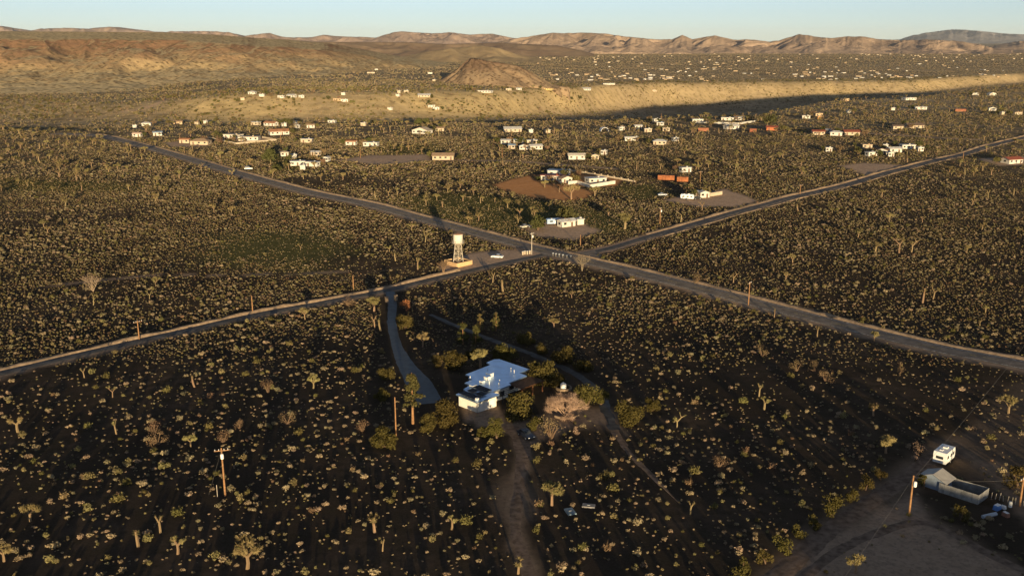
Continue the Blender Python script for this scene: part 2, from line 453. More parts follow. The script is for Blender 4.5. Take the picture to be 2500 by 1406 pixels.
# ---------------------------------------------------------------- hills, mesas and mountains
def rock_material(name, c1, c2, c3, s1, s2, bump=0.6, dist=8.0, cover=0.5, flatcol=None, high=None, speck=None):
    m = bpy.data.materials.new(name); m.use_nodes = True
    nt = m.node_tree; b = nt.nodes['Principled BSDF']; b.inputs['Roughness'].default_value = 1.0; b.inputs['Specular IOR Level'].default_value = 0.0
    N = nt.nodes.new; Lk = nt.links.new
    tc = N('ShaderNodeTexCoord'); geo = N('ShaderNodeNewGeometry')
    def noise(sc, det=5.0, rough=.6):
        n = N('ShaderNodeTexNoise'); n.inputs['Scale'].default_value = sc; n.inputs['Detail'].default_value = det; n.inputs['Roughness'].default_value = rough
        Lk(tc.outputs['Object'], n.inputs['Vector']); return n.outputs['Fac']
    def ramp(f, a, c):
        r = N('ShaderNodeMapRange'); r.inputs[1].default_value = a; r.inputs[2].default_value = c; Lk(f, r.inputs[0]); return r.outputs[0]
    def mix(f, a, c):
        x = N('ShaderNodeMix'); x.data_type = 'RGBA'; Lk(f, x.inputs[0])
        for s, i in ((a, 6), (c, 7)):
            if isinstance(s, tuple): x.inputs[i].default_value = (*s, 1)
            else: Lk(s, x.inputs[i])
        return x.outputs[2]
    col = mix(ramp(noise(s1), .38, .62), c1, c2)
    col = mix(ramp(noise(s2, 6, .7), cover, cover + .14), col, c3)
    if flatcol:
        sx = N('ShaderNodeSeparateXYZ'); Lk(geo.outputs['Normal'], sx.inputs[0])
        col = mix(ramp(sx.outputs[2], .965, .995), col, flatcol)
    if high:
        sz = N('ShaderNodeSeparateXYZ'); Lk(tc.outputs['Object'], sz.inputs[0]); ad = N('ShaderNodeMath'); ad.operation = 'MULTIPLY_ADD'; Lk(noise(s1 * 2), ad.inputs[0]); ad.inputs[1].default_value = 60.0; Lk(sz.outputs[2], ad.inputs[2])
        col = mix(ramp(ad.outputs[0], high[0], high[1]), col, high[2])
        if flatcol: col = mix(ramp(sx.outputs[2], .975, .997), col, flatcol)
    if speck:
        vr = N('ShaderNodeTexVoronoi'); vr.inputs['Scale'].default_value = speck; Lk(tc.outputs['Object'], vr.inputs['Vector'])
        col = mix(ramp(vr.outputs['Distance'], .42, .22), col, tuple(c * .5 for c in c2))
    Lk(col, b.inputs['Base Color'])
    bp = N('ShaderNodeBump'); bp.inputs['Strength'].default_value = bump; bp.inputs['Distance'].default_value = dist
    Lk(noise(s2 * 1.5, 6, .7), bp.inputs['Height']); Lk(bp.outputs[0], b.inputs['Normal'])
    return m

def terrain(name, px0, px1, nx, y0, y1, ny, func, m, sky=None, log=False, base=-30, jag=.0005):
    """a hill as a heightfield over (bearing, distance); sky = [(px,row)] the outline it shows"""
    px = np.linspace(px0, px1, nx); u = (px - 1250) / FPX * CP
    Y = np.geomspace(y0, y1, ny) if log else np.linspace(y0, y1, ny)
    U, YY = np.meshgrid(u, Y, indexing='ij'); X = U * YY
    Z = func(X, YY, U * FPX / CP + 1250)
    if sky:
        sp = np.array(sky, float); want = -dep(np.interp(px, sp[:, 0], sp[:, 1]))
        want = want + jag * fbm(px / 14.0, px * 0 + 3.3, 3, 9) 
        for _ in range(4):
            ang = (Z - CH) / YY; k = ang.argmax(1); ii = np.arange(nx)
            zk = Z[ii, k]; zt = CH + want * Y[k]
            f = np.clip(zt / np.maximum(zk, 1.0), 0.2, 4.0)
            pos = Z > 0
            Z = np.where(pos, Z * f[:, None], Z)
    edge = np.minimum(sstep(px0, px0 + (px1 - px0) * .02, px), 1 - sstep(px1 - (px1 - px0) * .02, px1, px)) if False else np.ones(nx)
    Z = Z * edge[:, None]
    Z[:, 0] = np.minimum(Z[:, 0], base); Z[:, -1] = np.minimum(Z[:, -1], base)
    i = np.arange(nx * ny).reshape(nx, ny)
    F = np.stack([i[:-1, :-1], i[1:, :-1], i[1:, 1:], i[:-1, 1:]], -1).reshape(-1, 4)
    return struct(link(name, np_mesh(name, np.stack([X, YY, Z], -1).reshape(-1, 3), F, m)))

M_MESA = rock_material('mesa_rock', (0.50, 0.365, 0.195), (0.43, 0.305, 0.165), (0.56, 0.405, 0.21), 0.008, 0.03, 0.7, 6.0, .58, (0.60, 0.46, 0.255), (66, 98, (0.34, 0.20, 0.115)), .1)
def mesa(X, Y, PX):
    kx = [-900, 0, 600, 800, 1000, 1120]
    foot = np.interp(PX, kx, [1290, 1300, 1320, 1500, 2000, 2250])
    rimy = np.interp(PX, kx, [1790, 1800, 1880, 2080, 2380, 2500])
    rimz = np.interp(PX, [-900, 0, 300, 600, 800, 1000, 1120], [88, 85, 82, 70, 56, 36, 18])
    topz = np.interp(PX, [-900, 0, 400, 600, 800, 1000, 1120], [108, 105, 103, 90, 70, 38, 18])
    w = .35 * fbm(X / 260, Y / 260, 3, 4)
    g = ridged(X / 230 + w, Y / 1100 + w, 3, 21) - 0.5
    g2 = ridged(X / 75 + w * 1.5, Y / 420, 4, 27) - 0.5
    g3 = ridged(X / 26 + w * 2, Y / 110, 3, 37) - 0.5
    yw = Y + (150 * g + 45 * g2) * sstep(0, 200, Y - foot + 60) * (1 - .8 * sstep(0, 500, Y - rimy))
    t = np.clip((yw - foot) / (rimy - foot), -.3, 1)
    tt = np.clip(t, 0, 1)
    prof = 0.34 * tt + 0.3 * tt ** 2 + .36 * sstep(.5, .98, tt)
    z = 15 + (rimz - 15) * prof + (topz - rimz) * np.clip((Y - rimy + 90) / 650, 0, 1)
    z = z - 40 * np.clip(-t, 0, 1)
    z = z + (6 * g2 + 3.5 * g3) * np.sin(np.pi * np.clip(tt * 1.02, 0, 1)) + 1.2 * fbm(X / 30, Y / 30, 3, 2) + 2.5 * fbm(X / 200, Y / 200, 3, 8) * (tt > 0)
    z = z - sstep(2900, 4200, Y) * 160
    return z
terrain('mesa', -500, 1125, 560, 1180, 4200, 360, mesa, M_MESA, [(-500, 75), (0, 77), (200, 78), (400, 80), (520, 85), (620, 93), (700, 97), (800, 106), (880, 120), (960, 136), (1040, 148), (1125, 158)], True, jag=0)

M_CONE = rock_material('cone_rock', (0.36, 0.255, 0.155), (0.30, 0.205, 0.125), (0.44, 0.32, 0.19), 0.02, 0.06, 0.6, 3.0, .56, None, (60, 82, (0.215, 0.14, 0.09)), .16)
def cone(X, Y, PX):
    dx = X + 59; dy = Y - 1430
    d = np.hypot(dx, dy * .95); ang = np.arctan2(dy, dx)
    g = ridged(np.cos(ang) * 2.2 + 5, np.sin(ang) * 2.2 + d / 90, 3, 33) - 0.5
    q1 = 1 - (d + 14 * g) / 92; d2 = np.hypot((X + 20) / 1.5, (Y - 1450) * .95); q2 = 1 - (d2 + 11 * g) / 62
    z = np.maximum(42 * np.maximum(q1, -.3), 33 * np.maximum(q2, -.3))
    return z + 17 + 1.3 * fbm(X / 16, Y / 16, 4, 3) * sstep(-5, 6, z) - 160 * np.clip(-.04 - np.maximum(q1, q2), 0, .6)
terrain('cinder_cone', 985, 1395, 210, 1250, 1640, 130, cone, M_CONE, [(985, 215), (1040, 209), (1080, 193), (1110, 172), (1140, 147), (1152, 142), (1166, 144), (1190, 149), (1230, 155), (1262, 160), (1290, 172), (1320, 189), (1350, 206), (1395, 214)], jag=.0002)

M_YEL = rock_material('yellow_hill_rock', (0.54, 0.39, 0.21), (0.46, 0.325, 0.18), (0.36, 0.25, 0.145), 0.006, 0.02, 0.5, 6.0, .55)
def yellow(X, Y, PX):
    z = np.full(X.shape, -30.0)
    for p, y, h, rx, ry in ((1160, 3900, 75, 120, 380), (1060, 3600, 55, 130, 330), (1235, 4100, 60, 90, 300), (1290, 3500, 30, 110, 260), (1380, 3900, 26, 110, 300), (1000, 3900, 48, 110, 350)):
        d = np.hypot((PX - p) / rx, (Y - y) / ry); z = np.maximum(z, h * (1 - d) + 16)
    return z + 18 * (ridged(X / 260, Y / 420, 4, 51) - .5) * sstep(-10, 25, z)
terrain('yellow_hills', 850, 1520, 220, 2700, 5200, 120, yellow, M_YEL, [(850, 160), (930, 150), (985, 138), (1050, 125), (1100, 119), (1150, 113), (1175, 112), (1220, 119), (1260, 132), (1300, 140), (1340, 146), (1400, 152), (1460, 160), (1520, 166)])

M_MESA2 = rock_material('back_mesa_rock', (0.38, 0.265, 0.165), (0.31, 0.21, 0.135), (0.46, 0.33, 0.20), 0.004, 0.02, 0.4, 8.0, .6)
def mesa2(X, Y, PX):
    g = ridged(X / 420, Y / 900, 4, 71) - 0.5
    t = np.clip((Y + 350 * g - 4500) / 900, -.3, 1); tt = np.clip(t, 0, 1)
    z = -20 + 92 * (0.3 * tt + .7 * tt ** 1.6)
    z = z * (1 - sstep(1280, 1560, PX)) - 20 * sstep(1280, 1560, PX)
    return z - sstep(5900, 6800, Y) * 120
terrain('back_mesa', 560, 1620, 260, 4100, 6800, 90, mesa2, M_MESA2, [(560, 100), (800, 103), (1000, 104), (1080, 108), (1140, 107), (1220, 105), (1300, 109), (1360, 112), (1410, 122), (1460, 134), (1540, 142), (1620, 146)], jag=0)

def range_func(yc, wf, wb, amp, sx, sy, seed, peaks=(), fill=0, px=(0, 1), yr=(0, 1), hr=(30, 90), rr_=(120, 300)):
    rr = random.Random(seed); hills = list(peaks)
    for _ in range(fill):
        f = rr.random(); hills.append((rr.uniform(*px), yr[0] + (yr[1] - yr[0]) * f, rr.uniform(*hr) * (.55 + .6 * f), rr.uniform(*rr_), rr.uniform(*rr_)))
    def f(X, Y, PX):
        t = (Y - yc)
        prof = np.where(t < 0, np.clip(1 + t / wf, -.1, 1), np.clip(1 - t / wb, -.1, 1))
        rg = ridged(X / sx + .3 * fbm(X / sx, Y / sy, 2, seed), Y / sy, 5, seed + 3)
        z = amp * prof * (0.3 + .9 * rg)
        for p, y, h, rx, ry in hills:
            x0 = (p - 1250) / FPX * CP * y
            dx = X - x0; dy = Y - y
            k = (np.abs(dx) < rx * 1.5) & (np.abs(dy) < ry * 1.5)
            if not k.any(): continue
            d = np.hypot(dx[k] / rx, dy[k] / ry); a = np.arctan2(dy[k], dx[k])
            rib = ridged(np.cos(a) * 1.9 + p, np.sin(a) * 1.9 + d * .8, 3, int(p)) - .5
            z[k] = np.maximum(z[k], h * (1.0 - (d * (1 + .45 * rib)) ** .9) + .12 * h * (rg[k] - .5))
        return np.where(prof <= 0, np.maximum(z, -40) - 20, z - 8)
    return f
M_MTN = rock_material('mountain_rock', (0.46, 0.335, 0.24), (0.38, 0.275, 0.20), (0.29, 0.21, 0.155), 0.0016, 0.012, 0.6, 20.0, .56)
mp = [(p, y, h, w, w * 1.15) for p, y, h, w in ((1665, 7000, 175, 380), (1745, 6900, 175, 380), (1950, 6750, 200, 520), (2065, 6900, 170, 450), (2130, 7000, 160, 420), (1995, 6400, 100, 330), (2230, 6800, 135, 460), (2330, 6650, 110, 420), (1560, 6700, 110, 380), (1460, 6800, 120, 420), (1350, 7300, 170, 520), (1420, 7400, 170, 480), (2400, 6500, 70, 300))]
terrain('mountain_range', 1180, 2520, 600, 5700, 9000, 230, range_func(7500, 1500, 1500, 85, 420, 520, 101, mp, 85, (1230, 2430), (6150, 7500), (50, 130), (130, 300)), M_MTN,
        [(1180, 112), (1250, 95), (1290, 90), (1350, 80), (1380, 82), (1420, 80), (1470, 82), (1530, 90), (1600, 97), (1640, 97), (1665, 86), (1690, 97), (1745, 87), (1790, 98), (1830, 97), (1880, 102), (1900, 100), (1950, 84), (1990, 90), (2030, 94), (2065, 90), (2110, 90), (2150, 97), (2200, 99), (2270, 97), (2330, 100), (2390, 108), (2425, 118), (2520, 126)])
M_PINK = rock_material('pale_range_rock', (0.44, 0.32, 0.25), (0.37, 0.27, 0.21), (0.30, 0.22, 0.175), 0.0012, 0.009, 0.5, 24.0, .57)
terrain('pale_range', 380, 1330, 400, 8600, 13500, 150, range_func(11000, 2000, 2200, 130, 700, 900, 131, (), 60, (400, 1320), (9600, 11200), (60, 150), (300, 650)), M_PINK,
        [(380, 86), (420, 77), (520, 77), (560, 80), (600, 88), (640, 83), (660, 82), (700, 92), (760, 92), (790, 86), (830, 90), (920, 92), (955, 81), (980, 77), (1050, 82), (1100, 80), (1150, 85), (1200, 83), (1250, 93), (1330, 96)])
terrain('left_range', -500, 470, 240, 13000, 19000, 80, range_func(16000, 2500, 2500, 220, 1300, 2000, 151), M_PINK,
        [(-500, 70), (-100, 60), (0, 63), (80, 75), (105, 70), (150, 70), (165, 69), (215, 71), (270, 66), (300, 68), (385, 78), (470, 84)])
M_BLUE = rock_material('far_mountain_rock', (0.22, 0.20, 0.20), (0.17, 0.16, 0.165), (0.30, 0.28, 0.28), 0.0005, 0.003, 0.5, 60.0, .55)
terrain('far_mountain', 2130, 2960, 260, 29000, 40000, 90, range_func(34000, 4500, 5000, 480, 1500, 2000, 171, (), 50, (2130, 2900), (31000, 34500), (200, 480), (900, 2200)), M_BLUE,
        [(2130, 104), (2195, 97), (2230, 86), (2270, 79), (2320, 72), (2380, 75), (2440, 82), (2500, 85), (2700, 88), (2960, 100)], base=-120)
terrain('right_ridge', 2380, 3000, 180, 8200, 10500, 60, range_func(9300, 900, 1000, 90, 480, 700, 191), M_MTN,
        [(2380, 122), (2430, 112), (2470, 104), (2500, 100), (2560, 98), (2700, 96), (3000, 102)])


# ---------------------------------------------------------------- roads, tracks, paving
M_ASPH = mat('asphalt', (0.04, 0.05, 0.058), 0.6, 0.4, noise=0.3, scale=0.5, bump=0.2)
M_HWY = mat('worn_asphalt', (0.20, 0.158, 0.118), 0.85, 0.25, noise=0.3, scale=0.35, bump=0.25)
M_LANE = mat('lane_asphalt', (0.10, 0.09, 0.08), 0.85, 0.25, noise=0.35, scale=0.4, bump=0.25)
M_DIRT = mat('packed_dirt', (0.34, 0.245, 0.175), 1.0, 0.0, noise=0.3, scale=0.8, bump=0.5)
M_BERM = mat('sand_berm', (0.36, 0.255, 0.165), 1.0, 0.0, noise=0.3, scale=1.1, bump=0.5)
M_PAINT = mat('road_paint', (0.62, 0.60, 0.55), 0.8, noise=0.5, scale=1.5, noise_col=(0.14, 0.13, 0.12))
M_YPAINT = mat('yellow_road_paint', (0.50, 0.36, 0.10), 0.8, noise=0.5, scale=1.5, noise_col=(0.14, 0.13, 0.11))

def frame(line):
    d = np.gradient(line, axis=0); d /= np.hypot(d[:, 0], d[:, 1])[:, None] + 1e-9
    return np.stack([d[:, 1], -d[:, 0]], 1)      # to the right of travel

def strip(name, line, w, m, lift, off=0.0, seg=4, rag=0.0, seed=1, dash=None, prof=None, tuck=True):
    n = frame(line); k = len(line)
    w = np.interp(np.linspace(0, 1, k), np.linspace(0, 1, len(w)), w) if hasattr(w, '__len__') else np.full(k, w)
    ts = np.linspace(-.5, .5, seg + 1); co = []
    for j, t in enumerate(ts):
        ww = w * t
        if rag and j in (0, seg): ww = ww + np.sign(t) * rag * fbm(line[:, 0] / 3.0, line[:, 1] / 3.0, 3, seed + j)
        p = line + n * (ww + off)[:, None]
        z = gz(p[:, 0], p[:, 1]) + ((-.05 if tuck and j in (0, seg) else lift) if not prof else prof(t, p))
        co.append(np.column_stack([p, z]))
    co = np.stack(co, 1).reshape(-1, 3)
    i = np.arange(k * (seg + 1)).reshape(k, seg + 1)
    F = np.stack([i[:-1, :-1], i[:-1, 1:], i[1:, 1:], i[1:, :-1]], -1)
    if dash: F = F[(np.arange(k - 1) // dash) % 2 == 0]
    return struct(link(name, np_mesh(name, co, F.reshape(-1, 4), m)))

fine = smooth_line(HIGHWAY[::4], 2.0)
strip('highway', fine, 7.6, M_HWY, 0.14, seg=8, rag=0.9)
strip('edge_line', fine, 0.22, M_PAINT, 0.165, off=3.1, seg=1, tuck=False)
strip('edge_line', fine, 0.22, M_PAINT, 0.165, off=-3.1, seg=1, tuck=False)
strip('centre_line', fine, 0.3, M_YPAINT, 0.165, seg=1, dash=3, tuck=False)
strip('west_lane', WEST_LANE, 4.0, M_LANE, 0.09, seg=5, rag=0.8)
strip('east_lane', EAST_LANE, 4.3, M_LANE, 0.08, seg=5, rag=1.1)
strip('driveway', DRIVE_A, [3.6, 3.4, 3.0, 3.0, 3.6, 5.0, 7.4, 6.8], M_ASPH, 0.08, seg=5, rag=0.4)
strip('driveway', DRIVE_B, [1.6, 2.2, 2.6, 2.6, 2.6, 2.8, 2.8, 2.6], mat('dusty_drive', (0.085, 0.078, 0.07), 0.8, 0.25, noise=.4, scale=.5, bump=.3), 0.08, seg=5, rag=0.9)
M_PATH = mat('brown_path_dirt', (0.20, 0.14, 0.10), 1.0, 0.0, noise=0.35, scale=0.9, bump=0.5)
strip('dirt_track', TRACK, [6.0, 3.6, 2.4, 2.6, 2.8], M_PATH, 0.04, seg=4, rag=1.1)
strip('dirt_track', smooth_line(P2([(1492, 1030), (1515, 1075), (1550, 1120), (1600, 1170), (1660, 1230)]), 1.5), [3.2, 2.4, 1.8, 1.2, .4], M_PATH, 0.04, seg=4, rag=1.1, seed=4)
strip('dirt_track', smooth_line(P2([(1930, 1440), (1990, 1385), (2060, 1335), (2140, 1300), (2230, 1275), (2290, 1285), (2360, 1320), (2430, 1360), (2520, 1400)]), 1.5), 2.6, M_PATH, 0.04, seg=4, rag=.8, seed=5)
strip('dirt_road', RIGHT_ROAD, 4.2, M_PATH, 0.04, seg=5, rag=1.2)

def berm(line, off, h, w, seed):
    def prof(t, p):
        q = fbm(p[:, 0] / 4.0, p[:, 1] / 4.0, 3, seed)
        return np.clip(h * (1 - (2 * t) ** 2) * (0.75 + 1.1 * q), 0, None) - 0.1 * (abs(t) > .49)
    strip('road_berm', line, w, M_BERM, 0, off=off, seg=6, prof=prof, rag=0.4, seed=seed)
berm(WEST_LANE[:-14], -3.3, 0.62, 2.6, 5)
berm(HIGHWAY[10:150], -5.8, 0.4, 2.6, 6)
berm(HIGHWAY[-150:], -5.8, 0.5, 2.8, 7)
berm(EAST_LANE[14:], -3.9, 0.5, 3.0, 8)
berm(EAST_LANE[14:], 3.8, 0.3, 2.0, 9)
jm = MB()
jc = P2([(1310, 612), (1345, 614), (1400, 622), (1450, 612), (1470, 625), (1440, 645), (1380, 632), (1330, 626)])
jm.add([(p[0], p[1], float(gz(*p)) + 0.115) for p in jc], [tuple(range(len(jc)))[::-1]])
struct(jm.build('junction_apron', M_HWY))

# ---------------------------------------------------------------- plants: prototypes
def leaf_faces(n, place, size, rr, flat=0.0):
    """n small leaf triangles; place() gives a point and an outward direction"""
    vs = []; fs = []
    for k in range(n):
        p, o = place()
        a = Vector((rr.gauss(0, 1), rr.gauss(0, 1), rr.gauss(0, 1))).normalized()
        nrm = (o * (1.1 + flat) + a).normalized()
        t = nrm.orthogonal().normalized(); t.rotate(__import__('mathutils').Quaternion(nrm, rr.uniform(0, 6.28)))
        b = nrm.cross(t); s = size * rr.uniform(.6, 1.3)
        i = len(vs); vs += [p - t * s * .5, p + t * s * .5, p + b * s * 1.1, p - b * s * .5]; fs += [(i, i + 3, i + 1), (i, i + 1, i + 2)]
    return vs, fs

def shrub_mesh(name, m, seed, n=110, rx=.6, rz=.55, size=.17, lobes=5, spiky=0.0, stems=0):
    rr = random.Random(seed); L = [(Vector((rr.uniform(-.5, .5) * rx, rr.uniform(-.5, .5) * rx, rz * rr.uniform(.35, .65))), rr.uniform(.45, .75)) for _ in range(lobes)]
    def place():
        c, r = rr.choice(L)
        d = Vector((rr.gauss(0, 1), rr.gauss(0, 1), rr.gauss(0.25, .9))).normalized()
        p = c + Vector((d.x * rx * r, d.y * rx * r, d.z * rz * r)) * rr.uniform(.7, 1.05 + spiky)
        p.z = max(p.z, .04)
        return p, d
    vs, fs = leaf_faces(n, place, size, rr)
    mb = MB(); mb.add(vs, fs)
    for _ in range(stems):
        a = rr.uniform(0, 6.28); l = rr.uniform(.7, 1.15)
        e = Vector((math.cos(a) * rx * l * .8, math.sin(a) * rx * l * .8, rz * l * rr.uniform(.7, 1.5)))
        mb.tube([(0, 0, 0), e * .5 + Vector((0, 0, .06)), e], [.03, .02, .008], 3, False)
    return mb.mesh(name, m)

M_TAN = mat('tan_shrub', (0.29, 0.215, 0.135), diffuse=True, rand=.28)
M_GREY = mat('grey_shrub', (0.225, 0.182, 0.11), diffuse=True, rand=.28)
M_YG = mat('yellow_green_shrub', (0.20, 0.162, 0.075), diffuse=True, rand=.25)
M_OLV = mat('olive_shrub', (0.125, 0.105, 0.04), diffuse=True, rand=.25)
M_BRN = mat('brown_shrub', (0.20, 0.13, 0.075), diffuse=True, rand=.25)
M_OLVT = mat('olive_tuft', (0.19, 0.15, 0.068), diffuse=True, rand=.25)
M_TWIG = mat('dry_twigs', (0.30, 0.22, 0.15), diffuse=True, rand=.2)
SHRUBS = [shrub_mesh('shrub_a', M_TAN, 1, 150, .62, .55, .16, 5), shrub_mesh('shrub_b', M_TAN, 2, 130, .6, .48, .16, 4), shrub_mesh('shrub_c', M_GREY, 3, 150, .62, .62, .16, 6),
          shrub_mesh('shrub_d', M_GREY, 4, 110, .66, .42, .15, 4), shrub_mesh('shrub_e', M_YG, 5, 150, .58, .75, .17, 6), shrub_mesh('shrub_f', M_OLV, 6, 150, .75, .85, .18, 6, .25, 7),
          shrub_mesh('shrub_g', M_BRN, 7, 90, .7, .7, .15, 5, .2, 10), shrub_mesh('shrub_h', M_TAN, 8, 50, .5, .4, .2, 2),
          shrub_mesh('tuft_a', M_GREY, 9, 26, .6, .35, .24, 2), shrub_mesh('tuft_b', M_OLVT, 10, 26, .65, .4, .25, 2), shrub_mesh('tuft_c', M_BRN, 11, 26, .6, .4, .24, 2)]
NSH = 8

def rosette(mb, p, d, r, rr, n=13):
    d = Vector(d).normalized(); e = d.orthogonal().normalized(); g = d.cross(e)
    vs = []; fs = []
    for k in range(n):
        t = k / n * 6.283 + rr.uniform(-.3, .3); up = rr.uniform(-.35, .95)
        o = (e * math.cos(t) + g * math.sin(t)) * math.sqrt(max(0, 1 - min(1, up * up))) + d * up
        s = o.cross(d if abs(up) < .9 else e).normalized() * r * .14
        b = Vector(p) - d * r * rr.uniform(0, .9)
        i = len(vs); vs += [b - s, b + s, b + o * r * rr.uniform(.85, 1.15)]; fs.append((i, i + 1, i + 2))
    mb.add(vs, fs)

def joshua_meshes(k, h, spread, levels, seed):
    rr = random.Random(seed); tb = MB(); cb = MB()
    def grow(p, d, l, r, lev):
        mid = p + d * l * .5 + Vector((rr.uniform(-.05, .05), rr.uniform(-.05, .05), 0)) * l; e = p + d * l
        tb.tube([p, mid, e], [r, r * .88, r * .78], 5, False)
        if lev < levels:
            for _ in range(2): rosette(cb, e - d * l * rr.uniform(.1, .5), d, .42, rr, 9)
        if lev == 0 or l < .35:
            rosette(cb, e, d, .56, rr, 24); rosette(cb, e - d * .28, d, .5, rr, 18); return
        n = rr.choice((2, 2, 3)); a0 = rr.uniform(0, 6.28)
        for i in range(n):
            a = a0 + 6.283 * i / n + rr.uniform(-.4, .4)
            nd = (d * rr.uniform(.6, 1.0) + Vector((math.cos(a), math.sin(a), rr.uniform(-.1, .35))) * spread).normalized()
            grow(e - d * .08, nd, l * rr.uniform(.55, .85), r * .72, lev - 1)
    grow(Vector((0, 0, -.1)), Vector((rr.uniform(-.12, .12), rr.uniform(-.12, .12), 1)).normalized(), h, .24 if levels else .2, levels)
    return tb.mesh('joshua_trunk_%d' % k, M_JTR), cb.mesh('joshua_crown_%d' % k, M_JCR)
M_JTR = mat('joshua_bark', (0.24, 0.165, 0.095), diffuse=True, rand=.15)
M_JCR = mat('joshua_leaves', (0.215, 0.17, 0.075), diffuse=True, rand=.25)
JSPEC = [(2.0, .75, 3, 3), (1.7, .9, 3, 5), (2.3, .65, 2, 8), (1.6, .8, 2, 13), (2.2, .5, 1, 21), (1.5, .9, 4, 34), (2.4, .4, 0, 55), (1.9, 1.0, 3, 89), (1.8, .8, 4, 144)]
JOSH = [joshua_meshes(k, *s) for k, s in enumerate(JSPEC)]
JH = [max(v.co.z for v in c.vertices) for t, c in JOSH]
def joined(name, a, b):
    mb = MB(); me = bpy.data.meshes.new(name)
    va = [v.co[:] for v in a.vertices]; vb = [v.co[:] for v in b.vertices]; o = len(va)
    fa = [tuple(p.vertices) for p in a.polygons]; fb = [tuple(i + o for i in p.vertices) for p in b.polygons]
    me.from_pydata(va + vb, [], fa + fb); me.materials.append(a.materials[0]); me.materials.append(b.materials[0])
    me.polygons.foreach_set('material_index', [0] * len(fa) + [1] * len(fb)); me.update(); return me
JJ = [joined('joshua_whole_%d' % k, a, b) for k, (a, b) in enumerate(JOSH)]

def scatter(name, label, cat, meshes, pts, scl, rz, idx_):
    """one 'stuff' object: prototypes instanced on real ground points"""
    pc = bpy.data.collections.new(name + '_kinds')
    for k, me in enumerate(meshes): pc.objects.link(bpy.data.objects.new('%s_kind_%02d' % (name, k), me))
    me = bpy.data.meshes.new(name); me.vertices.add(len(pts)); me.vertices.foreach_set('co', np.ascontiguousarray(pts, np.float32).ravel())
    for n, t, dt in (('scl', 'FLOAT', scl), ('rz', 'FLOAT', rz), ('kind_index', 'INT', idx_)):
        a = me.attributes.new(n, t, 'POINT'); a.data.foreach_set('value', np.ascontiguousarray(dt, np.int32 if t == 'INT' else np.float32))
    o = link(name, me); o['kind'] = 'stuff'; o['label'] = label; o['category'] = cat
    ng = bpy.data.node_groups.new(name + '_nodes', 'GeometryNodeTree')
    ng.interface.new_socket('Geometry', in_out='INPUT', socket_type='NodeSocketGeometry'); ng.interface.new_socket('Geometry', in_out='OUTPUT', socket_type='NodeSocketGeometry')
    N = ng.nodes.new; gi = N('NodeGroupInput'); go = N('NodeGroupOutput'); ip = N('GeometryNodeInstanceOnPoints'); ci = N('GeometryNodeCollectionInfo')
    ci.inputs['Collection'].default_value = pc; ci.inputs['Separate Children'].default_value = True; ci.inputs['Reset Children'].default_value = True
    ip.inputs['Pick Instance'].default_value = True
    def na(n, t):
        x = N('GeometryNodeInputNamedAttribute'); x.data_type = t; x.inputs['Name'].default_value = n; return x.outputs['Attribute']
    cx = N('ShaderNodeCombineXYZ'); ng.links.new(na('rz', 'FLOAT'), cx.inputs[2])
    L = ng.links.new
    L(gi.outputs[0], ip.inputs['Points']); L(ci.outputs[0], ip.inputs['Instance']); L(na('kind_index', 'INT'), ip.inputs['Instance Index']); L(cx.outputs[0], ip.inputs['Rotation']); L(na('scl', 'FLOAT'), ip.inputs['Scale']); L(ip.outputs[0], go.inputs[0])
    md = o.modifiers.new('scatter', 'NODES'); md.node_group = ng
    return o

CLEAR = []            # (x, y, radius): footprints where no wild plant grows
def in_view(x, y, pad=620):
    px, py, zc = proj(x, y, gz(x, y))
    return (px > -pad) & (px < 2500 + pad) & (py < 1406 + pad)
def free(x, y, margin=0.0):
    k = np.ones(x.shape, bool)
    for ln, hw in ((HIGHWAY, 5.6), (WEST_LANE, 3.4), (EAST_LANE, 3.6), (DRIVE_A, 3.4), (DRIVE_B, 2.6), (TRACK, 2.2), (RIGHT_ROAD, 4.2), (WEST_TRAIL, .8)):
        lo = ln.min(0) - 10; hi = ln.max(0) + 10; b = (x > lo[0]) & (x < hi[0]) & (y > lo[1]) & (y < hi[1])
        if b.any(): k[b] &= line_dist(ln[::2], x[b], y[b]) > hw + margin
    for cx, cy, r in CLEAR: k &= (x - cx) ** 2 + (y - cy) ** 2 > (r + margin) ** 2
    return k
def sample_ring(y0, y1, dens):
    a = math.tan(math.radians(44.0 if y1 <= 520 else 35.0))
    n = int(dens * a * (y1 * y1 - y0 * y0))
    y = np.sqrt(rng.uniform(y0 * y0, y1 * y1, n)); x = rng.uniform(-a, a, n) * y
    k = in_view(x, y); return x[k], y[k]

# ---------------------------------------------------------------- building materials
def wallmat(c): return mat('wall_%d_%d_%d' % tuple(int(v * 100) for v in c), c, 0.85, 0.2, noise=0.12, scale=0.6)
def roofmat(c): return mat('roof_%d_%d_%d' % tuple(int(v * 100) for v in c), c, 0.7, 0.3, noise=0.25, scale=1.2)
WHITE = (0.56, 0.52, 0.45); CREAM = (0.47, 0.38, 0.27); TANW = (0.50, 0.36, 0.22); PINKW = (0.58, 0.40, 0.30); GREYW = (0.50, 0.48, 0.45)
RW = (0.50, 0.48, 0.45); RT = (0.34, 0.23, 0.14); RRED = (0.26, 0.075, 0.045); RG = (0.27, 0.29, 0.32); RB = (0.16, 0.11, 0.08); RTER = (0.42, 0.20, 0.10); RBL = (0.24, 0.30, 0.38)
M_GLASS = mat('window_glass', (0.03, 0.035, 0.04), 0.15, 0.6)
M_DOOR = mat('door_paint', (0.16, 0.10, 0.07), 0.6)
M_WOOD = mat('pole_wood', (0.30, 0.16, 0.075), 0.9, 0.1, noise=0.3, scale=2.0)
M_GREYWOOD = mat('grey_pole_wood', (0.42, 0.36, 0.29), 0.9, 0.1, noise=0.25, scale=2.0)
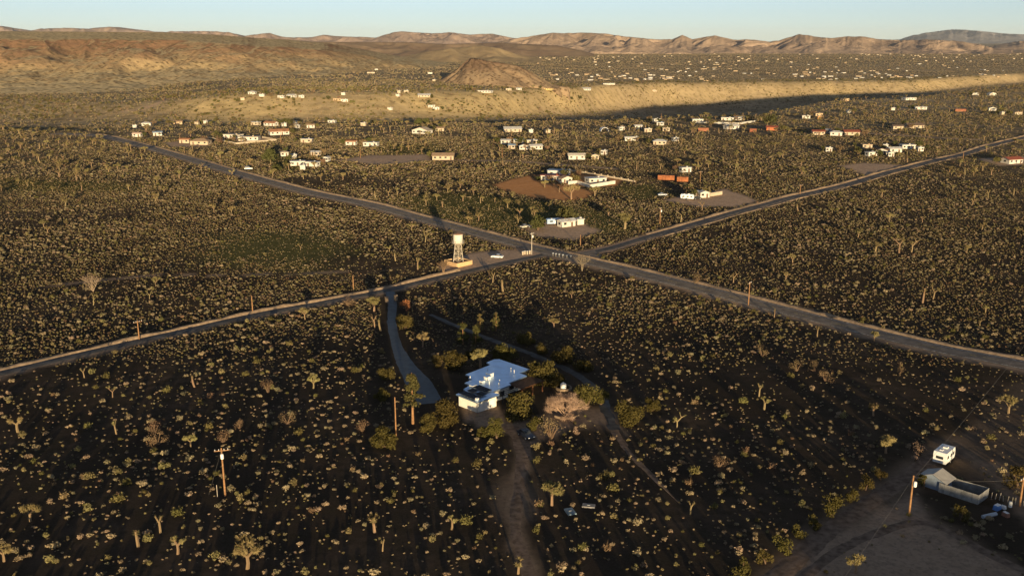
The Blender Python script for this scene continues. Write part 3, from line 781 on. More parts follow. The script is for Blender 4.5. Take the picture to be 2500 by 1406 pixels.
M_METAL = mat('galvanised_metal', (0.45, 0.44, 0.43), 0.55, 0.5, noise=0.25, scale=1.0)
M_RUST = mat('rusty_steel', (0.30, 0.11, 0.045), 0.85, 0.2, noise=0.4, scale=0.7)
M_WHITE = mat('white_paint', (0.78, 0.76, 0.72), 0.6, 0.3, noise=0.1, scale=1.0)
M_TYRE = mat('tyre_rubber', (0.02, 0.02, 0.02), 0.9)
M_WIRE = mat('wire', (0.12, 0.11, 0.10), 0.6)
M_DARK = mat('black_steel', (0.03, 0.03, 0.035), 0.6)

def gable(mb, w, d, h, rise, ov, t=.12):
    """gable roof slab, ridge along local x"""
    W = w / 2 + ov; D = d / 2 + ov; e = h - rise * ov / (d / 2)
    vs = [(-W, -D, e), (W, -D, e), (W, 0, h + rise), (-W, 0, h + rise), (-W, D, e), (W, D, e)]
    vs += [(x, y, z + t) for x, y, z in vs]
    mb.add(vs, [(0, 3, 2, 1), (3, 4, 5, 2), (6, 7, 8, 9), (9, 8, 11, 10), (0, 1, 7, 6), (5, 4, 10, 11), (1, 2, 8, 7), (2, 5, 11, 8), (3, 0, 6, 9), (4, 3, 9, 10)])

HOUSES = []
def house(px, py, wpx, roof, wc, rc, label, rz=None, ratio=.55, h=2.8, group=None, simple=False, cat='house', name='house', wins=True):
    p = at(px, py); w = max(3.0, wpx * mpp(p) * .92); d = min(max(w * ratio, 3.2), 11.0)
    rr = random.Random(int(px * 7 + py * 13)); rz = rr.uniform(-.45, .45) if rz is None else rz
    c = (p[0], p[1] + d * .5, float(gz(p[0], p[1] + d * .5)))
    CLEAR.append((c[0], c[1], max(w, d) * .5 + 1.0)); HOUSES.append((c[0], c[1], w, d, wpx, py))
    t = thing(name, label, cat, (c[0], c[1], c[2] - .15), rz, group)
    wm = wallmat(wc); rm = roofmat(rc); h = h * .88 + .15; wb = MB(); rb = MB()
    rise = d * .2
    if roof == 'gable':
        W, D = w / 2, d / 2
        wb.add([(-W, -D, 0), (W, -D, 0), (W, D, 0), (-W, D, 0), (-W, -D, h), (W, -D, h), (W, D, h), (-W, D, h), (W, 0, h + rise), (-W, 0, h + rise)],
               [(0, 1, 5, 4), (1, 2, 6, 8, 5), (2, 3, 7, 6), (3, 0, 4, 9, 7)])
        gable(rb, w, d, h, rise, .5)
    elif roof == 'front':            # gable end towards the road
        W, D = w / 2, d / 2; rise = w * .16
        wb.add([(-W, -D, 0), (W, -D, 0), (W, D, 0), (-W, D, 0), (-W, -D, h), (W, -D, h), (W, D, h), (-W, D, h), (0, -D, h + rise), (0, D, h + rise)],
               [(0, 1, 5, 8, 4), (1, 2, 6, 5), (2, 3, 7, 9, 6), (3, 0, 4, 7)])
        V = W + .5; e = h - rise * .5 / W
        rb.add([(x, y, z + q) for q in (0, .12) for x, y, z in ((-V, -D - .5, e), (0, -D - .5, h + rise), (V, -D - .5, e), (-V, D + .5, e), (0, D + .5, h + rise), (V, D + .5, e))],
               [(0, 1, 4, 3), (1, 2, 5, 4), (6, 9, 10, 7), (7, 10, 11, 8), (0, 6, 7, 1), (1, 7, 8, 2), (3, 4, 10, 9), (4, 5, 11, 10), (0, 3, 9, 6), (2, 8, 11, 5)])
    elif roof == 'hip':
        wb.box((0, 0, h / 2), (w, d, h)); W, D = w / 2 + .6, d / 2 + .6; q = max(.3, W - D)
        rb.add([(-W, -D, h), (W, -D, h), (W, D, h), (-W, D, h), (-q, 0, h + rise * 1.2), (q, 0, h + rise * 1.2), (-W, -D, h - .15), (W, -D, h - .15), (W, D, h - .15), (-W, D, h - .15)],
               [(0, 1, 5, 4), (1, 2, 5), (2, 3, 4, 5), (3, 0, 4), (6, 7, 1, 0), (7, 8, 2, 1), (8, 9, 3, 2), (9, 6, 0, 3), (9, 8, 7, 6)])
    else:                            # flat with a thin overhanging slab
        wb.box((0, 0, h / 2), (w, d, h)); rb.prism([(-w / 2 - .35, -d / 2 - .35), (w / 2 + .35, -d / 2 - .35), (w / 2 + .35, d / 2 + .35), (-w / 2 - .35, d / 2 + .35)], h + .003, h + .25)
        rb.box((w * .18, d * .1, h + .5), (.9, .9, .5))
    wb.build('wall', wm, t); rb.build('roof', rm, t)
    if simple or not wins: return t
    n = max(1, int(w / 4.2)); dk = rr.randrange(n + 1)
    for k in range(n + 1):
        x = -w / 2 + w * (k + .5) / (n + 1)
        if k == dk: MB().box((x, -d / 2 - .02, 1.05), (1.0, .08, 2.0)).build('door', M_DOOR, t)
        else: MB().box((x, -d / 2 - .02, 1.6), (1.3, .08, 1.0)).build('window', M_GLASS, t)
    for s in (-1, 1): MB().box((s * (w / 2 + .02), 0, 1.6), (.08, 1.3, 1.0)).build('window', M_GLASS, t)
    return t

# ---------------------------------------------------------------- the main house
HO = at(1165, 1007)[:2] - np.array([0.0, 0.7]); HB = np.array([.714, .70]); HA = np.array([-.70, .714])
HZ = float(gz(-2, 205)) 
def hl(b, a): q = HO + HB * b + HA * a; return (q[0] - HO[0], q[1] - HO[1])
CLEAR += [(HO[0] + 3, HO[1] + 5, 7), (-2, 205, 11), (-4, 211, 11), (8, 202, 7)]
hs = thing('main_house', 'low white house with pale flat roof, rooftop solar panels and boxy front wing', 'house', (HO[0], HO[1], HZ))
M_WALL = mat('main_wall', (0.80, 0.75, 0.64), 0.85, 0.2, noise=0.08, scale=0.7)
M_ROOFM = mat('sky_tinted_silver_roof', (0.40, 0.55, 0.74), 0.36, 0.5, noise=0.12, scale=0.5, metal=0.8)  # blue of the reflected sky is tinted into the pale coating
GW = [hl(.5, .5), hl(6.3, .5), hl(6.3, 7.0), hl(.5, 6.6)]
MB().prism(GW, -.1, 2.75).build('wall', M_WALL, hs)
MW = [hl(6.32, 2.9), hl(12.5, 3.2), hl(12.5, 4.4), hl(19.3, 4.8), hl(19.3, 7.3), hl(22.7, 7.3), hl(22.7, 17.0), hl(20, 17.2), hl(20, 15.2), hl(10.6, 14.4), hl(10.6, 12.4), hl(9.5, 12.2), hl(9.5, 10.6), hl(6.6, 10.4), hl(6.32, 7.6)]
MB().prism(MW, -.1, 2.75).build('wall', M_WALL, hs)
GR = [hl(0, 0), hl(6.8, 0), hl(6.8, 2.2), hl(6.8, 7.4), hl(3.2, 7.9), hl(3.0, 7.1), hl(0, 7.0)]
MR = [hl(6.83, 2.3), hl(13, 2.6), hl(13.2, 3.7), hl(19.8, 4.2), hl(19.8, 6.7), hl(23.4, 6.9), hl(23.4, 17.4), hl(22.4, 18.2), hl(19.4, 17.8), hl(19.0, 15.9), hl(10, 15.0), hl(10, 13.1), hl(8.9, 12.8), hl(8.9, 11.3), hl(6.1, 10.9), hl(6.1, 8.9), hl(3.23, 8.1), hl(3.2, 7.95), hl(6.83, 7.43)]
r1 = MB().prism(GR, 2.78, 3.05).build('roof', M_ROOFM, hs); r2 = MB().prism(MR, 2.78, 3.1).build('roof', M_ROOFM, hs)
for b, a, sx, sy, sz in ((11.5, 9.0, 1.3, 1.1, .75), (13.2, 10.0, 1.4, 1.2, .9), (9.2, 8.3, 1.0, .9, .5), (6.0, 7.9, 1.3, 1.2, .45)):
    q = hl(b, a); z0 = 3.1 if a > 7.9 or b > 6.9 else 3.05
    u = MB().box((q[0], q[1], z0 + sz / 2), (sx, sy, sz), .78).build('roof_vent', M_WHITE, hs)
    MB().box((q[0], q[1], z0 + sz + .05), (sx + .25, sy + .25, .1), .78).build('vent_cap', M_ROOFM, u)
for b, a, hh in ((18.5, 7.2, 1.0), (19.2, 9.0, .9), (9.5, 6.2, .8), (12.0, 5.4, .7), (8.8, 12.0, .7), (15.5, 13.2, .5), (10.6, 4.2, .6)):
    q = hl(b, a); MB().tube([(q[0], q[1], 3.1), (q[0], q[1], 3.1 + hh)], .09, 6).build('vent_pipe', M_WHITE, hs)
q = hl(.95, 1.0); MB().box((q[0], q[1], 3.3), (.6, .6, .5), .78).build('roof_vent', M_WHITE, hs)
M_PV = mat('solar_glass', (0.008, 0.012, 0.024), 0.5, 0.03)
M_PVF = mat('solar_frame', (0.05, 0.05, 0.055), 0.4, 0.5)
pvang = math.atan2(HA[1], HA[0])
for b0, a0, n in ((1.15, 1.15, 5), (3.5, 4.4, 2), (3.4, 1.6, 2), (6.0, 2.7, 4)):
    b1 = 2.0
    for k in range(n):
        q = hl(b0 + .2, a0 + .55 + k * 1.1); z0 = 3.05 + .28
        fr = MB(); fr.box((q[0], q[1], z0), (1.02, b1, .05), pvang)
        pnl = fr.build('solar_panel', M_PVF, hs)
        MB().box((q[0], q[1], z0 + .032), (.95, b1 - .08, .012), pvang).build('glass', M_PV, pnl)
        for s in (-.6, .6):
            qq = hl(b0 + .2 + s, a0 + .55 + k * 1.1); MB().box((qq[0], qq[1], 3.16), (.06, .06, .24), pvang).build('mount', M_METAL, pnl)
# garage front: panelled door and corner downpipe on the right-hand wall
for b, w2 in ((3.4, 4.6),):
    g0 = hl(b, .46); dang = math.atan2(HB[1], HB[0])
    dr = MB().box((g0[0], g0[1], 1.15), (w2, .06, 2.2), dang).build('garage_door', M_WALL, hs)
    for k in range(4): 
        g1 = hl(b, .42); MB().box((g1[0], g1[1], .35 + k * .55), (w2 - .1, .03, .48), dang).build('door_panel', M_WHITE, dr)
q = hl(.38, .38); MB().box((q[0], q[1], 1.4), (.1, .1, 2.7)).build('downpipe', M_DARK, hs)
for b in (8.2, 10.4, 15.0, 17.4):
    aa = 3.0 if b < 12 else 4.55; g0 = hl(b, aa - .1); MB().box((g0[0], g0[1], 1.5), (1.4, .1, 1.1), dang).build('window', M_GLASS, hs)
# timber pergola on the right of the house
M_TIMB = mat('stained_timber', (0.13, 0.055, 0.026), 0.8, 0.2, noise=0.3, scale=1.5)
pg = thing('pergola', 'dark brown timber pergola attached to the right side of the white house', 'pergola', (HO[0], HO[1], HZ))
for b, a in ((13.6, -.4), (17.2, -.2), (20.8, 0.1), (20.9, 3.4)):
    q = hl(b, a); MB().box((q[0], q[1], 1.25), (.22, .22, 2.5), dang).build('post', M_TIMB, pg)
for a in (-.3, 1.4, 3.2):
    p0 = hl(13.2, a); p1 = hl(21.3, a + .35); MB().tube([(p0[0], p0[1], 2.55), (p1[0], p1[1], 2.55)], .1, 4).build('beam', M_TIMB, pg)
for k in range(13):
    p0 = hl(13.5 + k * .62, -.8); p1 = hl(13.4 + k * .62, 4.0); MB().tube([(p0[0], p0[1], 2.72), (p1[0], p1[1], 2.72)], .07, 4).build('rafter', M_TIMB, pg)
MB().prism([hl(13.4, -.6), hl(21.0, -.3), hl(21.0, 3.9), hl(13.4, 3.8)], 2.8, 2.86).build('shade_roof', mat('shade_roof', (0.10, 0.055, 0.03), 0.9, noise=.3, scale=1.0), pg)
tr = thing('trellis', 'open dark timber trellis frame in front of the white house wall', 'trellis', (HO[0], HO[1], HZ))
for b, a in ((8.0, .2), (11.8, .4)):
    q = hl(b, a); MB().box((q[0], q[1], 1.2), (.14, .14, 2.4), dang).build('post', M_DARK, tr)
for k in range(6):
    p0 = hl(7.8 + k * .85, .0); p1 = hl(7.8 + k * .85, 2.5); MB().tube([(p0[0], p0[1], 2.42), (p1[0], p1[1], 2.42)], .06, 4).build('rafter', M_DARK, tr)
p0 = hl(7.5, .2); p1 = hl(12.3, .4); MB().tube([(p0[0], p0[1], 2.33), (p1[0], p1[1], 2.33)], .07, 4).build('beam', M_DARK, tr)

# ---------------------------------------------------------------- ring wall with tank, planter, gate posts
M_STONE = mat('ring_stone', (0.27, 0.195, 0.13), 0.95, 0.1, noise=0.3, scale=1.5)
def ring(name, label, px, py, r, h, a0, a1, th=.35, cat='wall'):
    p = at(px, py); o = thing(name, label, cat, p); n = max(6, int((a1 - a0) * r / .55))
    for k in range(n):
        t0 = a0 + (a1 - a0) * k / n; t1 = a0 + (a1 - a0) * (k + .94) / n; hh = h * R.uniform(.92, 1.05)
        MB().prism([((r + th / 2) * math.cos(t0), (r + th / 2) * math.sin(t0)), ((r + th / 2) * math.cos(t1), (r + th / 2) * math.sin(t1)), ((r - th / 2) * math.cos(t1), (r - th / 2) * math.sin(t1)), ((r - th / 2) * math.cos(t0), (r - th / 2) * math.sin(t0))], -.1, hh).build('stone', M_STONE, o)
    return o
ring('round_wall', 'low round stone wall circling the small white tank', 1376, 949, 1.75, .55, -3.3, 1.9)
ring('planter_wall', 'low curved stone planter wall under the bare pale tree', 1380, 1010, 3.2, .55, -2.4, -.5)
p = at(1375, 951); CLEAR.append((p[0], p[1], 4))
tk = thing('water_tank', 'small white domed tank standing inside the low round wall', 'tank', p)
prf = [(.68, 0), (.7, .1), (.7, 1.25), (.62, 1.5), (.35, 1.66), (.12, 1.7)]
def lathe(prf, n=16, z=0):
    mb = MB(); vs = [(r * math.cos(6.2832 * k / n), r * math.sin(6.2832 * k / n), z + h) for r, h in prf for k in range(n)]
    fs = [(j * n + k, j * n + (k + 1) % n, (j + 1) * n + (k + 1) % n, (j + 1) * n + k) for j in range(len(prf) - 1) for k in range(n)] + [tuple(range((len(prf) - 1) * n, len(prf) * n)), tuple(range(n - 1, -1, -1))]
    return mb.add(vs, fs)
lathe(prf).build('body', M_WHITE, tk); lathe([(.2, 1.69), (.2, 1.82), (.16, 1.84)], 10).build('lid', M_WHITE, tk)
for px, py, lb in ((944, 737, 'left squat stone gate pillar where the driveway meets the lane'), (966, 733, 'right squat stone gate pillar where the driveway meets the lane')):
    p = at(px, py); g = thing('gate_pillar', lb, 'pillar', p, .5, 'gate pillars at the driveway')
    MB().box((0, 0, .75), (.9, .9, 1.7), 0, .94).build('shaft', M_STONE, g); MB().box((0, 0, 1.67), (1.1, 1.1, .14)).build('cap', M_STONE, g); CLEAR.append((p[0], p[1], 2))

# ---------------------------------------------------------------- water tower
TC = tuple(at(1115, 654)[:2] + np.array([0.3, 5.2])); tz = float(gz(*TC)); CLEAR.append((*TC, 8))
M_TANK = mat('tower_tank', (0.62, 0.57, 0.47), 0.7, 0.3, noise=0.15, scale=0.5)
M_STEEL = mat('tower_steel', (0.42, 0.36, 0.28), 0.75, 0.3, noise=0.2, scale=0.8)
wt = thing('water_tower', 'tall water tower with pale cylindrical tank on four braced legs', 'water tower', (*TC, tz), .08)
zt = 7.9
lathe([(1.72, zt + .14), (1.75, zt + .3), (1.75, zt + 3.15), (1.7, zt + 3.2)], 28).build('tank', M_TANK, wt, smooth=False)
for k in range(3): lathe([(1.77, zt + .6 + k * 1.0), (1.79, zt + .64 + k * 1.0), (1.77, zt + .68 + k * 1.0)], 28).build('hoop', M_STEEL, wt)
lathe([(1.86, zt + 3.2), (1.86, zt + 3.3), (.9, zt + 3.62), (.05, zt + 3.78)], 28).build('roof', mat('tank_roof', (0.32, 0.19, 0.12), .8, noise=.3, scale=1.0), wt)
lathe([(2.3, zt), (2.3, zt + .14), (1.6, zt + .14), (1.6, zt)], 28).build('platform', M_STEEL, wt)
for k in range(16):
    a = 6.283 * k / 16; MB().tube([(2.22 * math.cos(a), 2.22 * math.sin(a), zt + .14), (2.22 * math.cos(a), 2.22 * math.sin(a), zt + 1.0)], .025, 4).build('railing_post', M_STEEL, wt)
leg = lambda k, z: ((2.35 - (2.35 - 1.25) * z / zt) * math.cos(.785 + 1.5708 * k) * 1.15, (2.35 - (2.35 - 1.25) * z / zt) * math.sin(.785 + 1.5708 * k) * 1.15, z)
for k in range(4): MB().tube([leg(k, -.2), leg(k, zt)], .16, 6).build('leg', M_STEEL, wt)
LV = [.15, 2.2, 4.1, 5.9, 7.5]
for k in range(4):
    for z in LV[1:]: MB().tube([leg(k, z), leg((k + 1) % 4, z)], .09, 4).build('strut', M_STEEL, wt)
    for z0, z1 in zip(LV[:-1], LV[1:]):
        MB().tube([leg(k, z0), leg((k + 1) % 4, z1)], .075, 4).build('brace', M_STEEL, wt)
        MB().tube([leg((k + 1) % 4, z0), leg(k, z1)], .075, 4).build('brace', M_STEEL, wt)
MB().tube([(0, 0, 0), (0, 0, zt)], .16, 6).build('riser_pipe', M_STEEL, wt)
M_STUC = mat('ochre_stucco', (0.60, 0.39, 0.20), 0.95, 0.1, noise=0.12, scale=0.8)
tw = thing('tower_enclosure', 'low ochre stucco wall boxed around the foot of the water tower', 'wall', (*TC, tz), .0)
cor = [(-.3, -5.2), (4.9, -.2), (.2, 5.0), (-4.9, .6)]
for k in range(4):
    a = np.array(cor[k]); b = np.array(cor[(k + 1) % 4]); c = (a + b) / 2; L = np.hypot(*(b - a)); MB().box((c[0], c[1], .65), (L - .28, .25, 1.6), math.atan2(b[1] - a[1], b[0] - a[0])).build('wall_panel', M_STUC, tw)
    MB().box((a[0], a[1], .68), (.34, .34, 1.66), .8).build('corner_post', M_STUC, tw)

# ---------------------------------------------------------------- utility poles
def pole(px, py, top, label, arm=True, trans=False, m=None, yaw=.4, thick=.15):
    p = at(px, py); h = p[1] * (dep(py) - dep(top)); h = float(np.clip(h, 4, 12))
    o = thing('utility_pole', label, 'pole', p, yaw, 'utility poles'); m = m or M_WOOD
    MB().tube([(0, 0, -.3), (0, 0, h)], [thick * 1.25, thick * .85], 7).build('shaft', m, o)
    if arm:
        a = MB().box((0, -.14, h - .45), (2.5, .12, .14)).build('crossarm', m, o)
        for x in (-1.1, -.45, .45, 1.1): MB().tube([(x, -.14, h - .38), (x, -.14, h - .12)], .05, 5).build('insulator', M_WHITE, a)
    if trans:
        t = lathe([(.26, 0), (.28, .08), (.28, .8), (.18, .92)], 10, h - 1.9); b = t.build('transformer', M_WHITE, o); b.location = (.05, -.42, 0)
    return p, h
PW = {}
P1, h1 = pole(550, 1210, 1093, 'lone wooden utility pole with transformer in dark scrub at lower left', True, True, yaw=.25)
P2_, h2 = pole(2219, 1258, 1160, 'wooden utility pole with white transformer beside the yard with the trailer', False, True, yaw=.6)
P3_, h3 = pole(2489, 1236, 1163, 'reddish wooden utility pole at the right edge beyond the metal fence', True, False, yaw=.6)
PW['g'] = pole(1827, 745, 688, 'wooden utility pole on the near verge of the highway', True, yaw=1.0)
PW['d'] = pole(1298, 621, 568, 'pale utility pole with transformer at the road junction', True, True, M_GREYWOOD, yaw=.9)
PW['a'] = pole(340, 828, 782, 'wooden utility pole beside the left lane, nearest to the left edge', True, yaw=.8)
PW['b'] = pole(617, 762, 722, 'wooden utility pole beside the left lane, second from the left edge', False)
PW['c'] = pole(863, 706, 672, 'short dark utility pole beside the left lane, nearest to the gate pillars', False)
PW['e'] = pole(1611, 548, 507, 'wooden utility pole left of the east lane near the small white house', True, True, yaw=1.1)
pole(1417, 600, 573, 'short brown post pole just right of the small white house yard', False)
PW['f'] = pole(1953, 474, 451, 'wooden utility pole where the east lane passes the van yard', True)
pole(686, 350, 319, 'wooden utility pole in front of the long terracotta-roofed house', True)
pole(2351, 388, 372, 'wooden utility pole beside the far end of the east lane', False)
pole(880, 386, 360, 'thin utility pole in front of the pair of white houses left of centre', False)
pole(1226, 387, 360, 'thin utility pole left of the cluster of white trailers', False)
pole(1709, 447, 418, 'utility pole behind the van yard beside the orange containers', True)
pole(1614, 296, 277, 'thin mast standing over the white house at the canyon rim', False)
PM, hm = pole(967, 1064, 969, 'dark bare utility pole among shrubs left of the tall pine', False, yaw=.3, thick=.13)
def wire(a, b, sag, label):
    pts = [(a[0] + (b[0] - a[0]) * t, a[1] + (b[1] - a[1]) * t, a[2] + (b[2] - a[2]) * t - sag * 4 * t * (1 - t)) for t in np.linspace(0, 1, 14)]
    tag(MB().tube(pts, .02, 3).build('power_line', M_WIRE), label, 'power line', 'overhead wires')
wire((*P2_[:2], P2_[2] + h2 - .3), (*P3_[:2], P3_[2] + h3 - .5), .6, 'thin overhead wire between the two poles of the trailer yard')
wire((*P2_[:2], P2_[2] + h2 - .3), (30, 95, 8), .8, 'thin overhead wire running from trailer yard pole to the lower edge')
wire((*P2_[:2], P2_[2] + h2 - .6), (128, 222, 9), .8, 'thin overhead wire running from trailer yard pole towards the right edge')
wire((*P1[:2], P1[2] + h1 - .35), (P1[0] - 3.0, P1[1] + .2, P1[2] + .1), .0, 'guy wire slanting down beside the lone utility pole')
for a, b, lb in (('a', 'b', 'thin wire along the left lane between its two leftmost poles'), ('b', 'c', 'thin wire along the left lane to the pole by the gate pillars'), ('c', 'd', 'thin wire from the gate pillar pole to the junction pole'), ('d', 'e', 'thin wire from the junction pole along the east lane'), ('e', 'f', 'thin wire along the east lane to the pole by the van yard'), ('d', 'g', 'thin wire from the junction pole along the highway')):
    (pa, ha), (pb, hb) = PW[a], PW[b]; wire((pa[0], pa[1], pa[2] + ha - .35), (pb[0], pb[1], pb[2] + hb - .35), 1.2, lb)
sp = at(531, 1212); tag(MB().tube([(0, 0, -.2), (0, 0, 2.3)], .06, 5).build('guy_post', M_GREYWOOD, None, sp), 'thin pale post standing left of the lone utility pole', 'post')

# ---------------------------------------------------------------- vehicles and trailers
def paint(n, c): return mat(n, c, 0.3, 0.5)
def profile_body(mb, prof, w):
    n = len(prof); vs = [(x, -w / 2, z) for x, z in prof] + [(x, w / 2, z) for x, z in prof]
    mb.add(vs, [tuple(range(n)), tuple(range(2 * n - 1, n - 1, -1))] + [(i, n + i, n + (i + 1) % n, (i + 1) % n) for i in range(n)]); return mb
def wheels(t, xs, w, r=.33):
    for x in xs:
        for s in (-1, 1):
            y = s * (w / 2 - .06); o = MB().tube([(x, y - .11, r), (x, y + .11, r)], r, 12).build('wheel', M_TYRE, t)
            MB().tube([(x, y - .12, r), (x, y + .12, r)], r * .55, 8).build('rim', M_METAL, o)
def car(px, py, rz, label, col, kind='sedan', name='car'):
    p = at(px, py); CLEAR.append((p[0], p[1], 3)); t = thing(name, label, name, p, rz, None); w = 1.8; pm = paint('car_%d_%d_%d' % tuple(int(c * 100) for c in col), col)
    profile_body(MB(), [(-2.2, .35), (2.2, .35), (2.28, .6), (2.2, .82), (1.2, .95), (-1.7, .98), (-2.25, .9), (-2.3, .6)], w).build('body', pm, t)
    cab = [(-1.75, .97), (1.0, .95), (.35, 1.4), (-.1, 1.46), (-1.0, 1.44)] if kind == 'sedan' else [(-2.1, .97), (1.1, .95), (.5, 1.65), (.1, 1.7), (-2.0, 1.7)]
    profile_body(MB(), cab, w - .3).build('cabin', M_GLASS, t)
    MB().box((-.45 if kind == 'sedan' else -.75, 0, cab[3][1] + .01), (1.1 if kind == 'sedan' else 2.4, w - .34, .05)).build('roof', pm, t)
    wheels(t, (-1.35, 1.4), w)
    for s in (-1, 1): MB().box((2.24, s * .6, .68), (.08, .34, .14)).build('headlight', M_WHITE, t)
    return t
def rv(px, py, L, rz, label, col=(0.76, 0.75, 0.72), w=2.3, h=2.6, stripe=None, name='travel_trailer', cat='trailer'):
    p = at(px, py); CLEAR.append((p[0], p[1] + 1, L * .5 + 1.5)); t = thing(name, label, cat, p, rz); a = L / 2; pm = paint('rv_%d_%d_%d' % tuple(int(c * 100) for c in col), col)
    profile_body(MB(), [(-a, .55), (a * .9, .5), (a, .95), (a * .98, h * .72), (a * .86, h), (-a * .93, h), (-a, h * .9)], w).build('body', pm, t)
    for x in (-a * .55, a * .05, a * .6):
        for s in (-1, 1): MB().box((x, s * (w / 2 + .01), h * .62), (L * .15, .05, .6)).build('window', M_GLASS, t)
    MB().box((-a - .01, 0, h * .62), (.05, w * .55, .55)).build('window', M_GLASS, t)
    MB().box((-a * .2, -w / 2 - .012, 1.35), (.7, .04, 1.6)).build('door', M_WHITE, t)
    if stripe: MB().box((0, -w / 2 - .014, 1.05), (L * .9, .03, .22)).build('stripe', paint('stripe_%d' % int(stripe[2] * 100), stripe), t)
    MB().box((a * .2, 0, h + .12), (.9, .8, .24)).build('air_conditioner', M_WHITE, t)
    MB().box((-a * .45, .2, h + .06), (.6, .6, .14)).build('roof_hatch', M_WHITE, t)
    wheels(t, (-.25, .5) if L > 5 else (0,), w); MB().box((a + .5, 0, .5), (1.1, .1, .1)).build('hitch', M_DARK, t)
    return t
car(1284, 1066, -1.05, 'dark blue sedan parked on the track in front of the white house', (0.015, 0.02, 0.035))
car(1214, 630, 2.9, 'small white car parked on bare dirt right of the water tower', (0.75, 0.73, 0.70))
car(1283, 556, .6, 'small pale car parked left of the bushy tree by the small white house', (0.6, 0.55, 0.45))
car(1701, 487, .3, 'dark car parked beside the white van in the van yard', (0.03, 0.03, 0.03))
car(1617, 478, .1, 'silver car parked in shade left of the van yard', (0.4, 0.42, 0.45))
car(607, 414, .2, 'white van parked beside the highway left of the big dark tree', (0.75, 0.73, 0.70), 'van')
rv(1678, 487, 6.5, -.25, 'white camper van at the left end of the van yard', name='camper_van', cat='van')
rv(1357, 548, 8.5, .25, 'blue and white motorhome parked behind the small white house', (0.30, 0.40, 0.55), stripe=(.75, .75, .72), name='motorhome', cat='motorhome')
# trailer yard, lower right
TZ = float(gz(85, 167))
rv(2303, 1126, 5.0, .82, 'small white travel trailer behind the tin-roofed shed at lower right', w=2.4, h=2.7)
M_TIN = mat('pale_tin_roof', (0.32, 0.30, 0.275), 0.6, 0.3, noise=0.15, scale=0.8); M_BLUEW = mat('blue_shed_wall', (0.20, 0.24, 0.30), 0.8, noise=0.15, scale=0.8)
sh = thing('shed', 'shed with broad pale tin gable roof beside the white travel trailer', 'shed', (77.2, 156.8, float(gz(77.2, 156.8))), .74)
CLEAR += [(77.2, 156.8, 5.5), (80, 151, 4.5), (86, 145, 5), (83, 164, 4)]
W, D, hh = 2.9, 4.3, 2.1
MB().add([(-W / 2, -D / 2, -.1), (W / 2, -D / 2, -.1), (W / 2, D / 2, -.1), (-W / 2, D / 2, -.1), (-W / 2, -D / 2, hh), (W / 2, -D / 2, hh), (W / 2, D / 2, hh), (-W / 2, D / 2, hh), (-W / 2, 0, hh + .85), (W / 2, 0, hh + .85)],
         [(0, 1, 5, 4), (1, 2, 6, 9, 5), (2, 3, 7, 6), (3, 0, 4, 8, 7)]).build('wall', M_BLUEW, sh)
for s in (-1, 1):
    y0, y1 = 0, s * (D / 2 + .45); z1 = hh - .15
    mb = MB(); f = [(0, 1, 2, 3), (7, 6, 5, 4), (0, 4, 5, 1), (1, 5, 6, 2), (2, 6, 7, 3), (3, 7, 4, 0)]
    q = [(-W / 2 - .5, y0 + s * .01, hh + .92), (W / 2 + .5, y0 + s * .01, hh + .92), (W / 2 + .5, y1, z1), (-W / 2 - .5, y1, z1)]
    mb.add(q + [(x, y, z + .07) for x, y, z in q], f).build('roof', M_TIN, sh)
MB().box((-.3, -D / 2 - .02, .95), (1.0, .06, 1.9)).build('door', M_DOOR, sh)
M_SHEET = mat('dull_sheet_metal', (0.27, 0.26, 0.245), 0.65, 0.3, noise=0.3, scale=1.2)
fe = thing('metal_enclosure', 'corrugated metal fence forming a dark open pen beside the shed', 'fence', (0, 0, 0))
FP = [(76.7, 154.7), (81.3, 149.5), (84.5, 152.4), (79.9, 157.1)]
for k in range(3):
    a = np.array(FP[k]); b = np.array(FP[k + 1]); n = max(3, int(np.hypot(*(b - a)) / .95)); ang = math.atan2(b[1] - a[1], b[0] - a[0])
    for j in range(n):
        c = a + (b - a) * (j + .5) / n; z = float(gz(*c)); mm = M_TIN if (j in (1, n - 1) and k == 0) else M_SHEET
        MB().box((c[0], c[1], z + .85), (np.hypot(*(b - a)) / n - .03, .06, 1.9 + R.uniform(-.05, .05)), ang).build('sheet_panel', mm, fe)
pk = thing('stake_fence', 'row of thin crooked stakes continuing from the metal pen', 'fence', (0, 0, 0))
for j in range(14):
    x = 84.9 + j * .5; y = 152.0 - j * .42; MB().tube([(x, y, float(gz(x, y)) - .1), (x + R.uniform(-.15, .15), y, float(gz(x, y)) + R.uniform(.9, 1.5))], .06, 5).build('stake', M_GREYWOOD, pk)
bx = at(2306, 1196); tag(MB().box((0, 0, .5), (2.0, .8, .9), -.8).box((0, 0, .98), (2.1, .9, .08), -.8).build('chest_freezer', paint('pale_blue', (0.45, 0.55, 0.68)), None, bx), 'pale blue metal box standing against the corrugated pen', 'box')
lu = thing('pipe_stack', 'stack of grey metal lengths lying along the corrugated pen', 'metal stack', at(2350, 1213))
for k in range(5): MB().box((0, -.5 + k * .25, .1 + .12 * (k % 2)), (4.2, .2, .1), -.78 + .05 * k).build('metal_length', M_METAL, lu)
